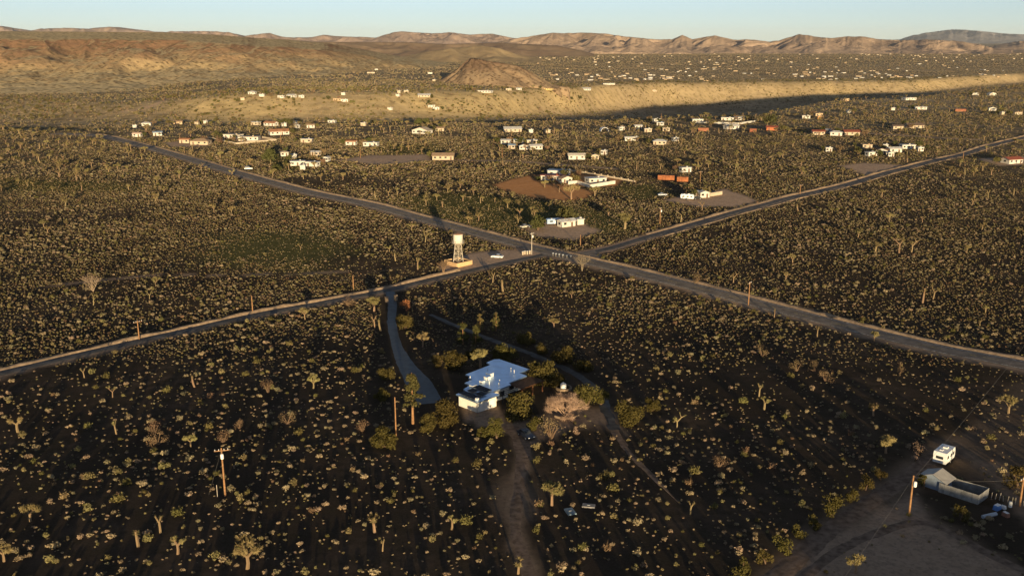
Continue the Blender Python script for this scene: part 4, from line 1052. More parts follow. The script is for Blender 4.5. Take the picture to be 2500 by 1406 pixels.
def junk(px, py, s, col, label, name, kind=0):
    p = at(px, py); t = thing(name, label, 'junk', p, R.uniform(0, 3)); m = paint('junk_%d_%d_%d' % tuple(int(c * 100) for c in col), col)
    if kind == 0:
        MB().box((0, 0, s * .3), (s, s * .6, s * .6), 0, .85).build('body', m, t); MB().box((0, 0, s * .63), (s * .7, s * .45, s * .06)).build('lid', M_WHITE, t)
    elif kind == 1:
        lathe([(s * .3, 0), (s * .33, .1), (s * .3, s * .9), (s * .26, s)], 10).build('body', m, t); lathe([(s * .2, s), (s * .2, s * 1.05)], 8).build('lid', M_METAL, t)
    else:
        MB().tube([(-s, 0, .35), (s, 0, .35)], .32, 9).build('body', m, t); MB().box((0, 0, .1), (s * 1.4, .3, .25)).build('cradle', M_DARK, t)
junk(2434, 1243, 1.4, (0.10, 0.22, 0.50), 'blue barrel-like junk among the clutter right of the pen', 'blue_cart')
junk(2449, 1241, .9, (0.75, 0.73, 0.7), 'white appliance among the clutter right of the pen', 'white_appliance')
junk(2466, 1237, 1.0, (0.7, 0.68, 0.62), 'pale drum farthest right among the clutter by the pen', 'pale_drum', 1)
junk(2455, 1260, 1.2, (0.25, 0.12, 0.08), 'rusty box in front of the clutter right of the pen', 'rusty_box')
junk(2415, 1262, 1.5, (0.35, 0.38, 0.42), 'grey cylinder tank lying in front of the clutter', 'cylinder_tank', 2)
for k, (px, py, lb) in enumerate(((1392, 1250, 'pale blue rectangular lid lying flat in the scrub, left of two'), (1437, 1236, 'grey rectangular slab lying flat in the scrub, right of two'))):
    p = at(px, py); t = thing('concrete_lid', lb, 'slab', p, .3 - .5 * k)
    MB().box((0, 0, .1), ((1.5, 2.2)[k], (2.2, 1.2)[k], .35)).build('slab', mat('slab_%d' % k, ((0.17, 0.22, 0.25), (0.24, 0.22, 0.2))[k], .7, noise=.2, scale=1.0), t); MB().box((0, 0, .3), (.5, .12, .06)).build('handle', M_METAL, t); CLEAR.append((p[0], p[1], 2))
# mailboxes and kiosk at the junction
for k, px in enumerate((1350, 1357, 1365, 1374, 1384, 1393)):
    p = at(px, 626 + k * 1.3); t = thing('mailbox', 'small white mailbox on a post in the row at the junction', 'mailbox', p, .5, 'row of mailboxes at the junction')
    MB().box((0, 0, .5), (.1, .1, 1.1)).build('post', M_GREYWOOD, t); profile_body(MB(), [(-.3, 1.05), (.3, 1.05), (.3, 1.3), (.18, 1.42), (-.18, 1.42), (-.3, 1.3)], .35).build('box', mat('shade_toned_mailbox', (0.30, 0.32, 0.35), .6), t)  # white boxes coloured dim grey-blue, their shade put into the paint
for k, (px, py) in enumerate(((1276, 622), (1281, 621), (1287, 621), (1293, 620))):
    p = at(px, py); t = thing('utility_box', ('leftmost', 'second', 'third', 'rightmost')[k] + ' of four pale posts beside the junction pole', 'post', p, .4, 'pale posts at the junction')
    MB().box((0, 0, .6), (.55, .5, 1.3)).build('cabinet', wallmat(CREAM), t); MB().box((0, 0, 1.28), (.65, .6, .08)).build('cap', M_WHITE, t)

# ---------------------------------------------------------------- the walled property on the red field
house(1350, 441, 62, 'flat', WHITE, RRED, 'long white building with red roof edge at the red dirt field', rz=-.2, ratio=.35)
house(1365, 430, 56, 'flat', GREYW, RBL, 'broad shed with bluish flat roof behind the red dirt field', rz=-.25, ratio=.5, h=3.2)
house(1381, 447, 32, 'front', WHITE, RT, 'white gabled house with tan roof inside the walled property', rz=.5)
house(1455, 448, 50, 'flat', WHITE, RW, 'white flat-roofed house behind the long white garden wall', rz=.35, ratio=.6)
def wallrun(name, label, pts, h, m, th=.25, panel=4.0, pillars=False, cat='wall'):
    o = thing(name, label, cat, (0, 0, 0)); L = smooth_line(P2(pts), 1e9) if False else P2(pts)
    for a, b in zip(L[:-1], L[1:]):
        d = np.hypot(*(b - a)); n = max(1, int(round(d / panel))); ang = math.atan2(b[1] - a[1], b[0] - a[0])
        for j in range(n):
            c = a + (b - a) * (j + .5) / n; z = float(gz(*c)); MB().box((c[0], c[1], z + h / 2 - .1), (d / n - .02, th, h + .2), ang).build('wall_panel', m, o)
            if pillars: e = a + (b - a) * j / n; MB().box((e[0], e[1], z + h * .75), (.55, .55, h * 1.7), ang).build('pillar', m, o)
    return o
MWW = wallmat(WHITE)
wallrun('garden_wall', 'bright white garden wall with a corner in front of the flat-roofed house', [(1387, 451), (1409, 449), (1442, 459), (1502, 449)], 1.8, MWW)
wallrun('pillared_fence', 'low pale wall with evenly spaced pillars right of the walled property', [(1452, 428), (1500, 436), (1551, 445)], .9, wallmat(CREAM), pillars=True, panel=5.0)
wallrun('pillared_fence', 'low pale wall with pillars behind the bluish flat-roofed shed', [(1350, 416), (1372, 417), (1410, 420), (1450, 428)], .9, wallmat(CREAM), pillars=True, panel=6.0)
wallrun('compound_wall', 'low cream wall enclosing the two long white houses right of the highway', [(506, 338), (550, 347), (576, 353), (675, 344), (640, 337)], 1.3, wallmat(CREAM), panel=6.0)
wallrun('compound_wall', 'long white wall in front of the white houses on the canyon rim', [(1690, 300), (1760, 303), (1800, 305), (1848, 298)], 1.6, MWW, panel=6.0)
wallrun('yard_fence', 'pale board fence to the right of the white gabled house in the van yard', [(1733, 480), (1763, 475)], 1.7, wallmat(CREAM), panel=2.5)
house(1696, 480, 24, 'flat', WHITE, RW, 'low white flat building beside the camper van', rz=.1)
house(1719, 483, 26, 'front', WHITE, RW, 'white gabled house right of the camper van in the van yard', rz=.25)
house(1383, 554, 44, 'gable', WHITE, (0.50, 0.49, 0.48), 'small white cottage with pale roof above the road junction', rz=.55, ratio=.5)
hs2 = house(1415, 549, 12, 'flat', WHITE, RW, 'tiny white tapering shed right of the small white cottage', rz=.3, ratio=1.0, h=2.6, wins=False, name='shed', cat='shed')
def container(px, py, wpx, rz, label, col=None):
    p = at(px, py); L = max(4.0, wpx * mpp(p)); t = thing('shipping_container', label, 'container', (p[0], p[1] + 1.2, p[2]), rz); m = M_RUST if col is None else mat('container_%d' % int(col[0] * 100), col, .8, noise=.3, scale=.7)
    CLEAR.append((p[0], p[1] + 1, L * .5 + 1)); MB().box((0, 0, 1.3), (L, 2.4, 2.5)).build('body', m, t)
    for k in range(int(L / .6)): MB().box((-L / 2 + .3 + k * .6, -1.22, 1.3), (.3, .06, 2.3)).build('rib', m, t)
    MB().box((L / 2 + .02, 0, 1.3), (.06, 2.2, 2.3)).build('door', m, t)
container(1627, 440, 40, -.2, 'long orange rusty container left of two beside the dirt drive')
container(1667, 444, 27, -.15, 'orange rusty container right of two beside the dirt drive')
container(1717, 321, 26, 0, 'rust-red container below the white houses on the canyon rim', (0.27, 0.11, 0.06))
container(1838, 323, 17, .1, 'dull red container half hidden by trees near the canyon rim', (0.25, 0.09, 0.05))
container(2345, 273, 28, .1, 'bright red shed-like container on the right plain near the rim', (0.27, 0.075, 0.04))
ar = at(1475, 321); aq = thing('arched_shelter', 'white arched shelter open at the front near the canyon rim', 'shelter', ar, .15); CLEAR.append((ar[0], ar[1], 7))
aw = 10 * mpp(ar)
for k in range(10):
    t0, t1 = math.pi * k / 10, math.pi * (k + 1) / 10
    MB().add([(r * math.cos(t), y, r * math.sin(t)) for y in (-2.5, 3.5) for r in (aw, aw - .25) for t in (t0, t1)], [(0, 1, 5, 4), (2, 6, 7, 3), (0, 2, 3, 1), (4, 5, 7, 6)]).build('arch_panel', M_WHITE, aq)

# ---------------------------------------------------------------- houses across the plain
HL = [
 (328, 313, 10, 'flat', WHITE, RW, 'tiny white house near the left end of the highway, left of a bigger one'), (356, 308, 24, 'hip', WHITE, RW, 'white house beyond the highway bend, near the left wash'),
 (433, 304, 22, 'gable', TANW, RT, 'tan gabled house below the golden bank, left of small white sheds'), (480, 305, 10, 'flat', CREAM, RT, 'small tan shed below the golden bank on the left'),
 (501, 302, 8, 'flat', WHITE, RW, 'tiny white shed below the left end of the golden bank'), (334, 335, 22, 'gable', WHITE, PINKW, 'white house with pinkish roof just right of the highway bend'),
 (383, 332, 22, 'gable', WHITE, RBL, 'white house with bluish roof right of the highway bend'), (450, 350, 26, 'gable', CREAM, RTER, 'cream house with orange tiled roof facing a dirt yard by the highway'),
 (487, 354, 48, 'hip', CREAM, RT, 'long cream house with tan hipped roof facing a dirt yard by the highway'), (567, 338, 46, 'flat', WHITE, CREAM, 'long white house at the back of the walled compound'),
 (606, 344, 52, 'flat', WHITE, CREAM, 'longest white house at the front of the walled compound'), (678, 330, 50, 'gable', WHITE, RTER, 'long white house with terracotta roof behind a utility pole'),
 (623, 306, 24, 'flat', CREAM, RW, 'pale long house at the foot of the golden bank left of the dark trees'), (660, 308, 34, 'gable', WHITE, RTER, 'white house with orange roof under the dark round tree'),
 (692, 309, 12, 'flat', WHITE, RW, 'small white house directly under the dark round tree'), (720, 303, 10, 'flat', WHITE, RW, 'small white house just right of the dark round tree'),
 (810, 301, 20, 'flat', WHITE, RW, 'white boxy house alone at the foot of the golden bank'), (758, 313, 20, 'gable', WHITE, RT, 'white gabled house left of the boxy house at the bank'),
 (725, 314, 9, 'flat', WHITE, RW, 'tiny white shed left of a gabled house below the bank'), (748, 349, 30, 'flat', CREAM, RW, 'cream low house half hidden by Joshua trees behind the big dark tree'),
 (693, 382, 20, 'hip', WHITE, CREAM, 'white hipped house just right of the big dark round tree'), (716, 388, 12, 'flat', WHITE, RW, 'small white shed behind the white compound near the big tree'),
 (770, 381, 24, 'gable', CREAM, RW, 'cream house behind thin cypress trees'), (725, 405, 38, 'flat', WHITE, RW, 'bright white house at the front of the cluster by the big tree'),
 (762, 407, 34, 'flat', WHITE, RW, 'bright white house right of its twin by the big tree'), (797, 395, 14, 'front', WHITE, RW, 'small white shed at the right end of the cluster by the big tree'),
 (738, 415, 12, 'flat', WHITE, RW, 'lowest small white shed of the cluster by the big tree'), (1030, 327, 48, 'front', WHITE, CREAM, 'large white house with wide front gable right of centre-left'),
 (1073, 321, 24, 'gable', CREAM, RT, 'cream wing right of the wide-gabled white house'), (887, 308, 13, 'flat', CREAM, RW, 'small cream house alone on the rim below the golden bank'),
 (857, 355, 27, 'gable', WHITE, RTER, 'white house with orange roof, left of a pair behind Joshua trees'), (905, 358, 38, 'flat', WHITE, RW, 'white long house, right of a pair behind Joshua trees'),
 (1081, 391, 56, 'gable', CREAM, RT, 'wide cream ranch house with tan roof facing the brown clearing'), (1251, 323, 46, 'gable', CREAM, RW, 'long cream house with pale roof far behind the trailers'),
 (1296, 325, 11, 'flat', WHITE, RW, 'small white cabin right of a long cream house'), (1337, 326, 12, 'flat', CREAM, RW, 'small cream cabin second right of a long cream house'),
 (1235, 352, 24, 'gable', WHITE, RW, 'white trailer house at the left end of the cluster of white trailers'), (1267, 350, 26, 'flat', WHITE, RBL, 'white trailer with bluish roof in the middle of the trailer cluster'),
 (1299, 352, 28, 'flat', CREAM, RW, 'cream trailer at the back right of the trailer cluster'), (1250, 364, 17, 'gable', CREAM, RBL, 'cream shed with blue roof at the front left of the trailer cluster'),
 (1278, 366, 22, 'front', WHITE, RW, 'white gable-fronted shed at the front of the trailer cluster'), (1307, 366, 34, 'gable', WHITE, RW, 'white house with pale roof at the front right of the trailer cluster'),
 (1408, 390, 44, 'gable', WHITE, (0.6, .52, .42), 'long white house standing alone above the walled property'), (1453, 390, 20, 'front', CREAM, CREAM, 'small cream outbuilding right of the long white house'),
 (1475, 378, 14, 'flat', WHITE, RW, 'small white shed behind the long white house'), (1517, 319, 14, 'flat', WHITE, RW, 'small white cabin just right of the arched shelter'),
 (1558, 315, 20, 'gable', WHITE, RW, 'white gabled house second right of the arched shelter'), (1582, 323, 19, 'flat', CREAM, RW, 'cream boxy house in front of white houses near the rim'),
 (1603, 298, 20, 'flat', WHITE, RW, 'white house on the rim beneath a thin mast'), (1627, 321, 18, 'flat', CREAM, CREAM, 'yellowish boxy house right of the cream one near the rim'),
 (1613, 307, 18, 'flat', WHITE, RBL, 'low white shed between houses near the rim'), (1534, 345, 18, 'gable', WHITE, RW, 'white trailer left of two standing together below the rim'),
 (1552, 344, 15, 'flat', WHITE, RW, 'taller white trailer right of two standing together below the rim'), (1612, 354, 34, 'hip', CREAM, RW, 'cream house with low pale roof alone amid the scrub'),
 (1649, 346, 14, 'flat', WHITE, RW, 'small white shed right of the cream pale-roofed house'), (1704, 299, 28, 'flat', WHITE, RW, 'low white building at the left end of the white rim wall'),
 (1778, 295, 32, 'flat', WHITE, RW, 'white flat house in the middle of the rim compound'), (1808, 294, 26, 'flat', WHITE, RW, 'white flat house right of its twin in the rim compound'),
 (1787, 316, 36, 'gable', WHITE, RW, 'white house with white roof in front of the rim compound wall'), (1886, 319, 28, 'gable', (0.42, .14, .06), RRED, 'red house among trees right of the rim compound'),
 (1970, 290, 20, 'flat', WHITE, RW, 'white boxy house on the rim beside an orange shed'), (1674, 421, 28, 'flat', GREYW, RW, 'pale-roofed open shed behind the orange containers'),
 (2064, 247, 20, 'flat', TANW, CREAM, 'two-level tan house on the point of the canyon rim'), (2222, 245, 33, 'flat', WHITE, RW, 'long white house on the rim right of the dark canyon'),
 (2383, 233, 16, 'flat', WHITE, RW, 'white low house near the right rim, left of two'), (2423, 234, 20, 'front', WHITE, RW, 'white gabled house near the right rim, right of two'),
 (2250, 268, 30, 'flat', WHITE, RW, 'white low shed left of the bright red container'), (2424, 271, 18, 'front', WHITE, RW, 'white gabled shed right of the bright red container'),
 (2485, 281, 24, 'flat', CREAM, RT, 'cream house at the right edge behind the plain'), (2448, 281, 9, 'flat', CREAM, RW, 'tiny cream hut left of the cream house at the right edge'),
 (1999, 284, 20, 'flat', TANW, RT, 'tan house next to the white boxy house on the rim'), (2003, 292, 14, 'flat', (0.55, .26, .08), RT, 'orange shed in front of the tan house on the rim'),
 (1999, 330, 32, 'gable', CREAM, RRED, 'cream house with deep red roof at the left of the red-roofed row'), (2029, 326, 24, 'gable', WHITE, RG, 'white house with grey roof in the red-roofed row'),
 (2043, 332, 30, 'hip', WHITE, RW, 'white house with pale roof in front of the red-roofed row'), (2081, 331, 40, 'gable', CREAM, RRED, 'long cream house with dark red roof at the right of the red-roofed row'),
 (2193, 316, 27, 'gable', CREAM, RB, 'cream house with brown roof left of a longer brown-roofed one'), (2235, 314, 47, 'gable', CREAM, RB, 'long cream house with brown roof on the right plain'),
 (2025, 371, 16, 'flat', WHITE, RW, 'white trailer alone left of the large white cluster on the right'), (2119, 363, 24, 'flat', CREAM, RT, 'cream shed at the back left of the white cluster on the right'),
 (2129, 382, 28, 'flat', WHITE, RW, 'white trailer at the front left of the white cluster on the right'), (2155, 377, 27, 'front', WHITE, RT, 'white house with tan roof in the white cluster on the right'),
 (2186, 373, 34, 'gable', WHITE, RW, 'white house with white roof in the white cluster on the right'), (2218, 364, 36, 'flat', WHITE, RW, 'long white mobile home at the back of the white cluster on the right'),
 (2176, 383, 15, 'front', WHITE, RW, 'small white shed at the front of the white cluster on the right'), (2247, 370, 16, 'flat', WHITE, RW, 'low white shed at the right end of the white cluster'),
 (2476, 400, 50, 'gable', WHITE, RRED, 'white house with rusty red roof at the right edge by the east lane'), (2164, 363, 12, 'flat', WHITE, RW, 'tiny white shed behind the white cluster on the right'),
 (2182, 270, 9, 'flat', WHITE, RW, 'tiny white shed on the right plain beyond the long brown-roofed house'), (2073, 277, 9, 'front', WHITE, RW, 'tiny white hut below the tan house on the rim point'),
 (615, 231, 20, 'hip', WHITE, RW, 'white house among dark trees on top of the golden bank, leftmost'), (639, 237, 13, 'flat', WHITE, RW, 'small white house second from left atop the golden bank'),
 (686, 241, 17, 'flat', WHITE, RW, 'white house left of a longer one atop the golden bank'), (711, 240, 23, 'gable', WHITE, RW, 'longest white house in the left row atop the golden bank'),
 (735, 240, 14, 'flat', WHITE, RW, 'small white house at the right of the row atop the golden bank'), (838, 233, 10, 'flat', WHITE, RW, 'small white house behind the golden bank, above a cream one'),
 (825, 248, 24, 'flat', TANW, RT, 'tan building on the slope of the golden bank'), (840, 250, 18, 'flat', WHITE, RW, 'white building at the right end of the tan one on the golden bank'),
 (952, 270, 12, 'flat', WHITE, RW, 'bright white boxy house alone on the golden slope'), (1052, 264, 18, 'flat', WHITE, RW, 'upper of two stepped white buildings on the golden slope'),
 (1064, 269, 17, 'flat', WHITE, RW, 'lower of two stepped white buildings on the golden slope'), (971, 237, 10, 'flat', WHITE, RW, 'small white house behind the middle of the golden bank'),
 (1035, 240, 32, 'gable', CREAM, RW, 'long cream house behind the golden bank, above the stepped buildings'), (974, 228, 8, 'flat', CREAM, RW, 'tiny cream hut behind the middle of the golden bank'),
 (992, 227, 12, 'flat', CREAM, RW, 'cream house left of the cinder cone foot'), (592, 246, 10, 'flat', CREAM, RT, 'small tan hut at the left shoulder of the golden bank'),
 (1183, 229, 40, 'flat', WHITE, RW, 'long white house in front of the cinder cone'), (1241, 222, 15, 'flat', CREAM, RW, 'cream house below the right flank of the cinder cone'),
 (1267, 221, 14, 'gable', WHITE, RW, 'white house below the right flank of the cinder cone'), (1337, 222, 27, 'flat', (0.6, .45, .2), RT, 'long yellow-ochre building right of the cinder cone'),
 (1374, 222, 12, 'flat', WHITE, RW, 'white house right of the long ochre building'), (1429, 224, 30, 'gable', WHITE, RW, 'long white house on the plain above the right golden bank'),
 (1486, 208, 32, 'flat', WHITE, RW, 'long white building on the plain far right of the cinder cone'), (1597, 227, 14, 'front', CREAM, RW, 'cream house at the edge of the right golden bank'),
 (918, 172, 8, 'flat', WHITE, RW, 'tiny white house at the foot of the mesa, highest of the few there'), (1050, 181, 12, 'flat', WHITE, RW, 'small white house left of the cinder cone at the mesa foot'),
 (905, 180, 20, 'flat', CREAM, RT, 'pale long house at the foot of the mesa right end'), (1060, 199, 8, 'flat', CREAM, RW, 'tiny cream house at the left foot of the cinder cone'),
]
for r in HL: house(*r[:7], simple=r[2] < 14)

# far settlement on the plain under the mountains
fr = random.Random(5); cl = [(fr.uniform(1300, 2480), fr.uniform(128, 198)) for _ in range(46)]
FHM = {}
for k, (c, s) in enumerate(((WHITE, 1.0), (CREAM, .9), (TANW, .8), (GREYW, 1.0))):
    wb = MB(); wb.box((0, 0, 1.5), (15, 8, 3.2)); rb = MB(); gable(rb, 15, 8, 3.1, 1.2, .5); FHM[k] = (wb.mesh('far_wall_%d' % k, wallmat(c)), rb.mesh('far_roof_%d' % k, roofmat((RW, RT, RB, RW)[k])))
spots = []
while len(spots) < 270:
    c = fr.choice(cl); px = c[0] + fr.gauss(0, 85); py = c[1] + fr.gauss(0, 6.5)
    if 1285 < px < 2520 and 126 < py < 200 and py < 203 - (px - 1300) * .008 and not (1285 < px < 1420 and py > 170 and fr.random() < .5): spots.append((px, py))
spots.sort(key=lambda s: -s[1]); rest = MB(); FH = []
for k, (px, py) in enumerate(spots):
    p = at(px, py); s = fr.uniform(.32, .8); kd = fr.choice((0, 0, 1, 1, 1, 2, 2, 3)); rz = fr.uniform(-.5, .5)
    if k < 175:
        side = 'far left' if px < 1480 else 'left part' if px < 1700 else 'left of the middle' if px < 1900 else 'right of the middle' if px < 2100 else 'right part' if px < 2300 else 'far right'; cw = ('white', 'cream', 'brownish', 'grey')[kd]
        t = thing('distant_house', 'tiny %s house in the scattered far settlement, %s' % (cw, side), 'house', (p[0], p[1], p[2] - .1), rz, 'distant %s houses, %s of the settlement' % (cw, side))
        t.scale = (s * fr.uniform(.7, 1.3), s, fr.uniform(.45, .7))
        link('wall', FHM[kd][0], t); link('roof', FHM[kd][1], t)
    else: rest.box((p[0], p[1], p[2] + 1.7), (15 * s, 8, 3.4), rz).prism([(p[0] - 7.9 * s, p[1] - 4.5), (p[0] + 7.9 * s, p[1] - 4.5), (p[0] + 7.9 * s, p[1] + 4.5), (p[0] - 7.9 * s, p[1] + 4.5)], p[2] + 3.42, p[2] + 4.4, [(p[0] - 7 * s, p[1] - .3), (p[0] + 7 * s, p[1] - .3), (p[0] + 7 * s, p[1] + .3), (p[0] - 7 * s, p[1] + .3)])
o = rest.build('farthest_houses', wallmat(CREAM)); o['kind'] = 'stuff'; o['label'] = 'farthest pale houses sprinkled along the foot of the mountains'

# ---------------------------------------------------------------- trees and planted shrubs
M_BARK = mat('bark', (0.13, 0.085, 0.055), diffuse=True)
M_PALO = mat('palo_verde_leaves', (0.075, 0.06, 0.02), diffuse=True, rand=.15)
M_PINE = mat('pine_needles', (0.066, 0.06, 0.022), diffuse=True, rand=.15)
M_TREE = mat('dark_tree_leaves', (0.075, 0.072, 0.028), diffuse=True, rand=.15)
M_ORANGE = mat('rusty_leaves', (0.36, 0.15, 0.065), diffuse=True)
M_PALE = mat('pale_bare_twigs', (0.42, 0.28, 0.19), diffuse=True)
def crown_tree(px, py, wpx, hpx, m, label, name='shrub_tree', cat='tree', leaves=900, size=.34, seed=None, trunk=.35, open_=0.0, stems=3):
    p = at(px, py); k = mpp(p); w = wpx * k; h = max(hpx * k * 1.1, .8); rr = random.Random(seed if seed is not None else int(px * 3 + py))
    CLEAR.append((p[0], p[1], w * .42)); t = thing(name, label, cat, p)
    n = max(6, int(w * 2.0)); L = []
    for _ in range(n):
        a = rr.uniform(0, 6.283); q = math.sqrt(rr.random()) * .34 * w; z = h * rr.uniform(trunk, .74) * (1 - .25 * (q / (.34 * w)) ** 2)
        L.append((Vector((q * math.cos(a), q * math.sin(a), z)), rr.uniform(.14, .25) * min(w, h * 1.4)))
    def place():
        c, r = rr.choice(L); d = Vector((rr.gauss(0, 1), rr.gauss(0, 1), rr.gauss(.15, .9))).normalized(); q = c + d * r * rr.uniform(.55, 1.1 + open_); q.z = max(q.z, .1); return q, d
    vs, fs = leaf_faces(leaves, place, size * max(.55, min(1.6, w / 6)), rr)
    MB().add(vs, fs).build('crown', m, t)
    tb = MB()
    for _ in range(stems):
        c, r = rr.choice(L); tb.tube([(rr.uniform(-.15, .15), rr.uniform(-.15, .15), -.2), c * .45, c], [.05 * h, .032 * h, .012 * h], 5, False)
    tb.build('trunk', M_BARK, t)
    return t
PV = [(1265, 1014, 80, 62, 'large round olive-green tree right of the garage wing'), (1088, 1035, 74, 60, 'large round olive-green tree left of the garage wing'), (1042, 1046, 50, 40, 'lower olive shrub tree left of the round tree by the garage'),
      (936, 1086, 70, 44, 'wide low olive shrub tree left of the dark pole'), (1213, 1066, 52, 50, 'small olive tree in front of the garage forecourt'), (1535, 1030, 70, 60, 'round olive tree right of the second driveway'),
      (1433, 985, 58, 60, 'dense olive tree right of the round tank wall'), (1322, 934, 76, 62, 'olive tree behind the pergola'), (1375, 882, 62, 38, 'olive tree beyond the bend of the second driveway'),
      (1428, 903, 46, 30, 'small olive tree farthest right beyond the second driveway'), (1108, 900, 62, 42, 'olive tree left of the Joshua tree at the roof corner'), (1232, 877, 62, 36, 'olive tree right behind the roof'),
      (1285, 838, 44, 28, 'low olive tree above the second driveway'), (1322, 862, 34, 26, 'small olive tree among the shrubs above the second driveway'), (932, 972, 46, 22, 'umbrella-shaped olive crown over a dark stem left of the driveway')]
PV += [(990, 800, 44, 40, 'dark olive shrub tree below the orange-leaved tree'), (1305, 1046, 40, 34, 'low olive shrub just left of the brown twiggy bush'), (1468, 985, 40, 40, 'olive shrub left of the second driveway end'), (1592, 1000, 38, 36, 'grey-olive shrub right of the round olive tree'), (945, 925, 44, 30, 'olive shrub beside the wide part of the driveway'), (1150, 868, 34, 22, 'low olive shrub between conifers and roof'), (1068, 892, 34, 36, 'loose olive shrub left of the trees behind the roof'), (1360, 940, 40, 26, 'low olive shrub behind the round tank wall'), (1180, 1062, 36, 22, 'low olive shrub in front of the forecourt')]
for px, py, w, h, lb in PV: crown_tree(px, py + h * .06, w * 1.16, h * 1.05, M_PALO, lb, 'olive_tree', leaves=2300, size=.26, trunk=.14)
for px, py, w, h, lb in ((2112, 1196, 46, 46, 'olive bush at the upper end of the hedge along the dirt road'), (2032, 1260, 66, 60, 'largest olive bush of the hedge along the dirt road'), (1952, 1312, 42, 42, 'narrow olive bush of the hedge along the dirt road'),
                         (1908, 1348, 56, 46, 'olive bush near the lower end of the hedge along the dirt road'), (1812, 1402, 66, 46, 'lowest olive bush of the hedge along the dirt road'), (2075, 1225, 44, 40, 'olive bush between the upper two of the hedge along the dirt road'), (1990, 1290, 40, 40, 'olive bush right of the narrow one in the hedge along the dirt road'), (1868, 1375, 46, 40, 'olive bush second from the lower end of the hedge'), (2150, 1172, 36, 30, 'low olive bush above the hedge towards the shed'), (2346, 1268, 46, 46, 'rounded yellow-olive bush in front of the metal pen'),
                         (2486, 1190, 66, 90, 'tall dark green tree cut by the right edge'), (2255, 1190, 34, 40, 'leafy bush behind the pole of the trailer yard')):
    crown_tree(px, py, w, h, M_PALO, lb, 'olive_bush', 'bush' if h < 80 else 'tree', leaves=700, trunk=.12, stems=2)
for px, py, w, h, lb in ((660, 396, 42, 36, 'big dark round tree beside the white house cluster'), (700, 306, 30, 17, 'dark round tree at the foot of the golden bank'), (640, 304, 16, 9, 'small dark tree left of the round tree at the golden bank'), (676, 417, 26, 16, 'low dark tree below the big dark round tree'), (698, 411, 14, 22, 'narrow dark tree between the big tree and the white houses'),
                         (1313, 562, 48, 42, 'bushy grey-green tree left of the small white cottage'), (1386, 540, 54, 42, 'wide leafy tree behind the small white cottage'), (1788, 291, 10, 16, 'slim dark tree rising behind the rim compound'),
                         (1880, 303, 46, 24, 'wide loose tree right of the rim compound'), (1020, 303, 22, 16, 'dark tree clump at the foot of the golden bank near centre'), (1042, 303, 22, 14, 'second dark tree clump at the foot of the golden bank near centre'), (610, 229, 8, 9, 'tiny dark tree beside the leftmost house atop the bank'), (652, 232, 12, 9, 'dark tree between houses atop the golden bank'), (676, 234, 8, 10, 'slim dark tree atop the golden bank'), (1395, 244, 10, 8, 'small dark tree at the left shoulder of the right bank'), (1415, 242, 14, 10, 'dark tree in front of the right golden bank')):
    crown_tree(px, py, w, h, M_TREE, lb, 'leafy_tree', leaves=750, size=.5, trunk=.25)
for px, py, w, h, lb in ((655, 958, 36, 40, 'dry brown bush with upright twigs left of the driveway'), (885, 1052, 42, 42, 'dry brown bush left of the dark pole'), (545, 1080, 36, 38, 'dry twiggy bush above the lone utility pole'), (385, 1085, 56, 46, 'wide dry brown bush, lower of two near the dirt patch'),
                         (378, 1056, 42, 40, 'dry brown bush, upper of two near the dirt patch'), (702, 1034, 42, 36, 'wide dry twiggy bush right of the lone pole'), (585, 1045, 32, 34, 'small dry bush above the lone pole'), (1345, 1070, 62, 70, 'tall brown twiggy bush in front of the bare pale tree'),
                         (1755, 1138, 42, 42, 'isolated dome-shaped dry bush in the dark scrub on the right'), (1945, 905, 36, 34, 'dry brown bush below the highway, left of three'), (1988, 905, 36, 32, 'dry brown bush below the highway, middle of three'), (2016, 930, 40, 30, 'dry brown bush below the highway, right of three'),
                         (2196, 912, 30, 36, 'spindly dry bush below the right end of the highway'), (1860, 870, 32, 40, 'dry bush close under the highway verge'), (1700, 690, 30, 26, 'brown bush at the highway verge right of the junction'), (850, 745, 36, 24, 'brown bush beside the lane left of the gate pillars'), (905, 738, 30, 26, 'brown bush nearest left of the gate pillars')):
    crown_tree(px, py, w, h, M_BRN, lb, 'dry_bush', 'bush', leaves=420, size=.2, trunk=.1, open_=.25, stems=14)
crown_tree(992, 757, 32, 32, M_ORANGE, 'rusty orange-leaved tree just inside the gate pillars', 'orange_tree', leaves=900, size=.3, trunk=.2)
crown_tree(937, 925, 14, 18, M_ORANGE, 'small reddish bush left of the wide end of the driveway', 'reddish_bush', 'bush', leaves=250, size=.22, trunk=.1)
for px, py, w, h, lb in ((2245, 1110, 38, 36, 'pinkish bare bush left behind the travel trailer'), (2235, 1125, 26, 30, 'smaller pinkish bare bush left of the shed'), (1407, 1060, 24, 24, 'small pinkish bare shrub right of the brown twiggy bush')):
    crown_tree(px, py, w, h, M_PALE, lb, 'bare_bush', 'bush', leaves=260, size=.16, trunk=.1, open_=.3, stems=12)

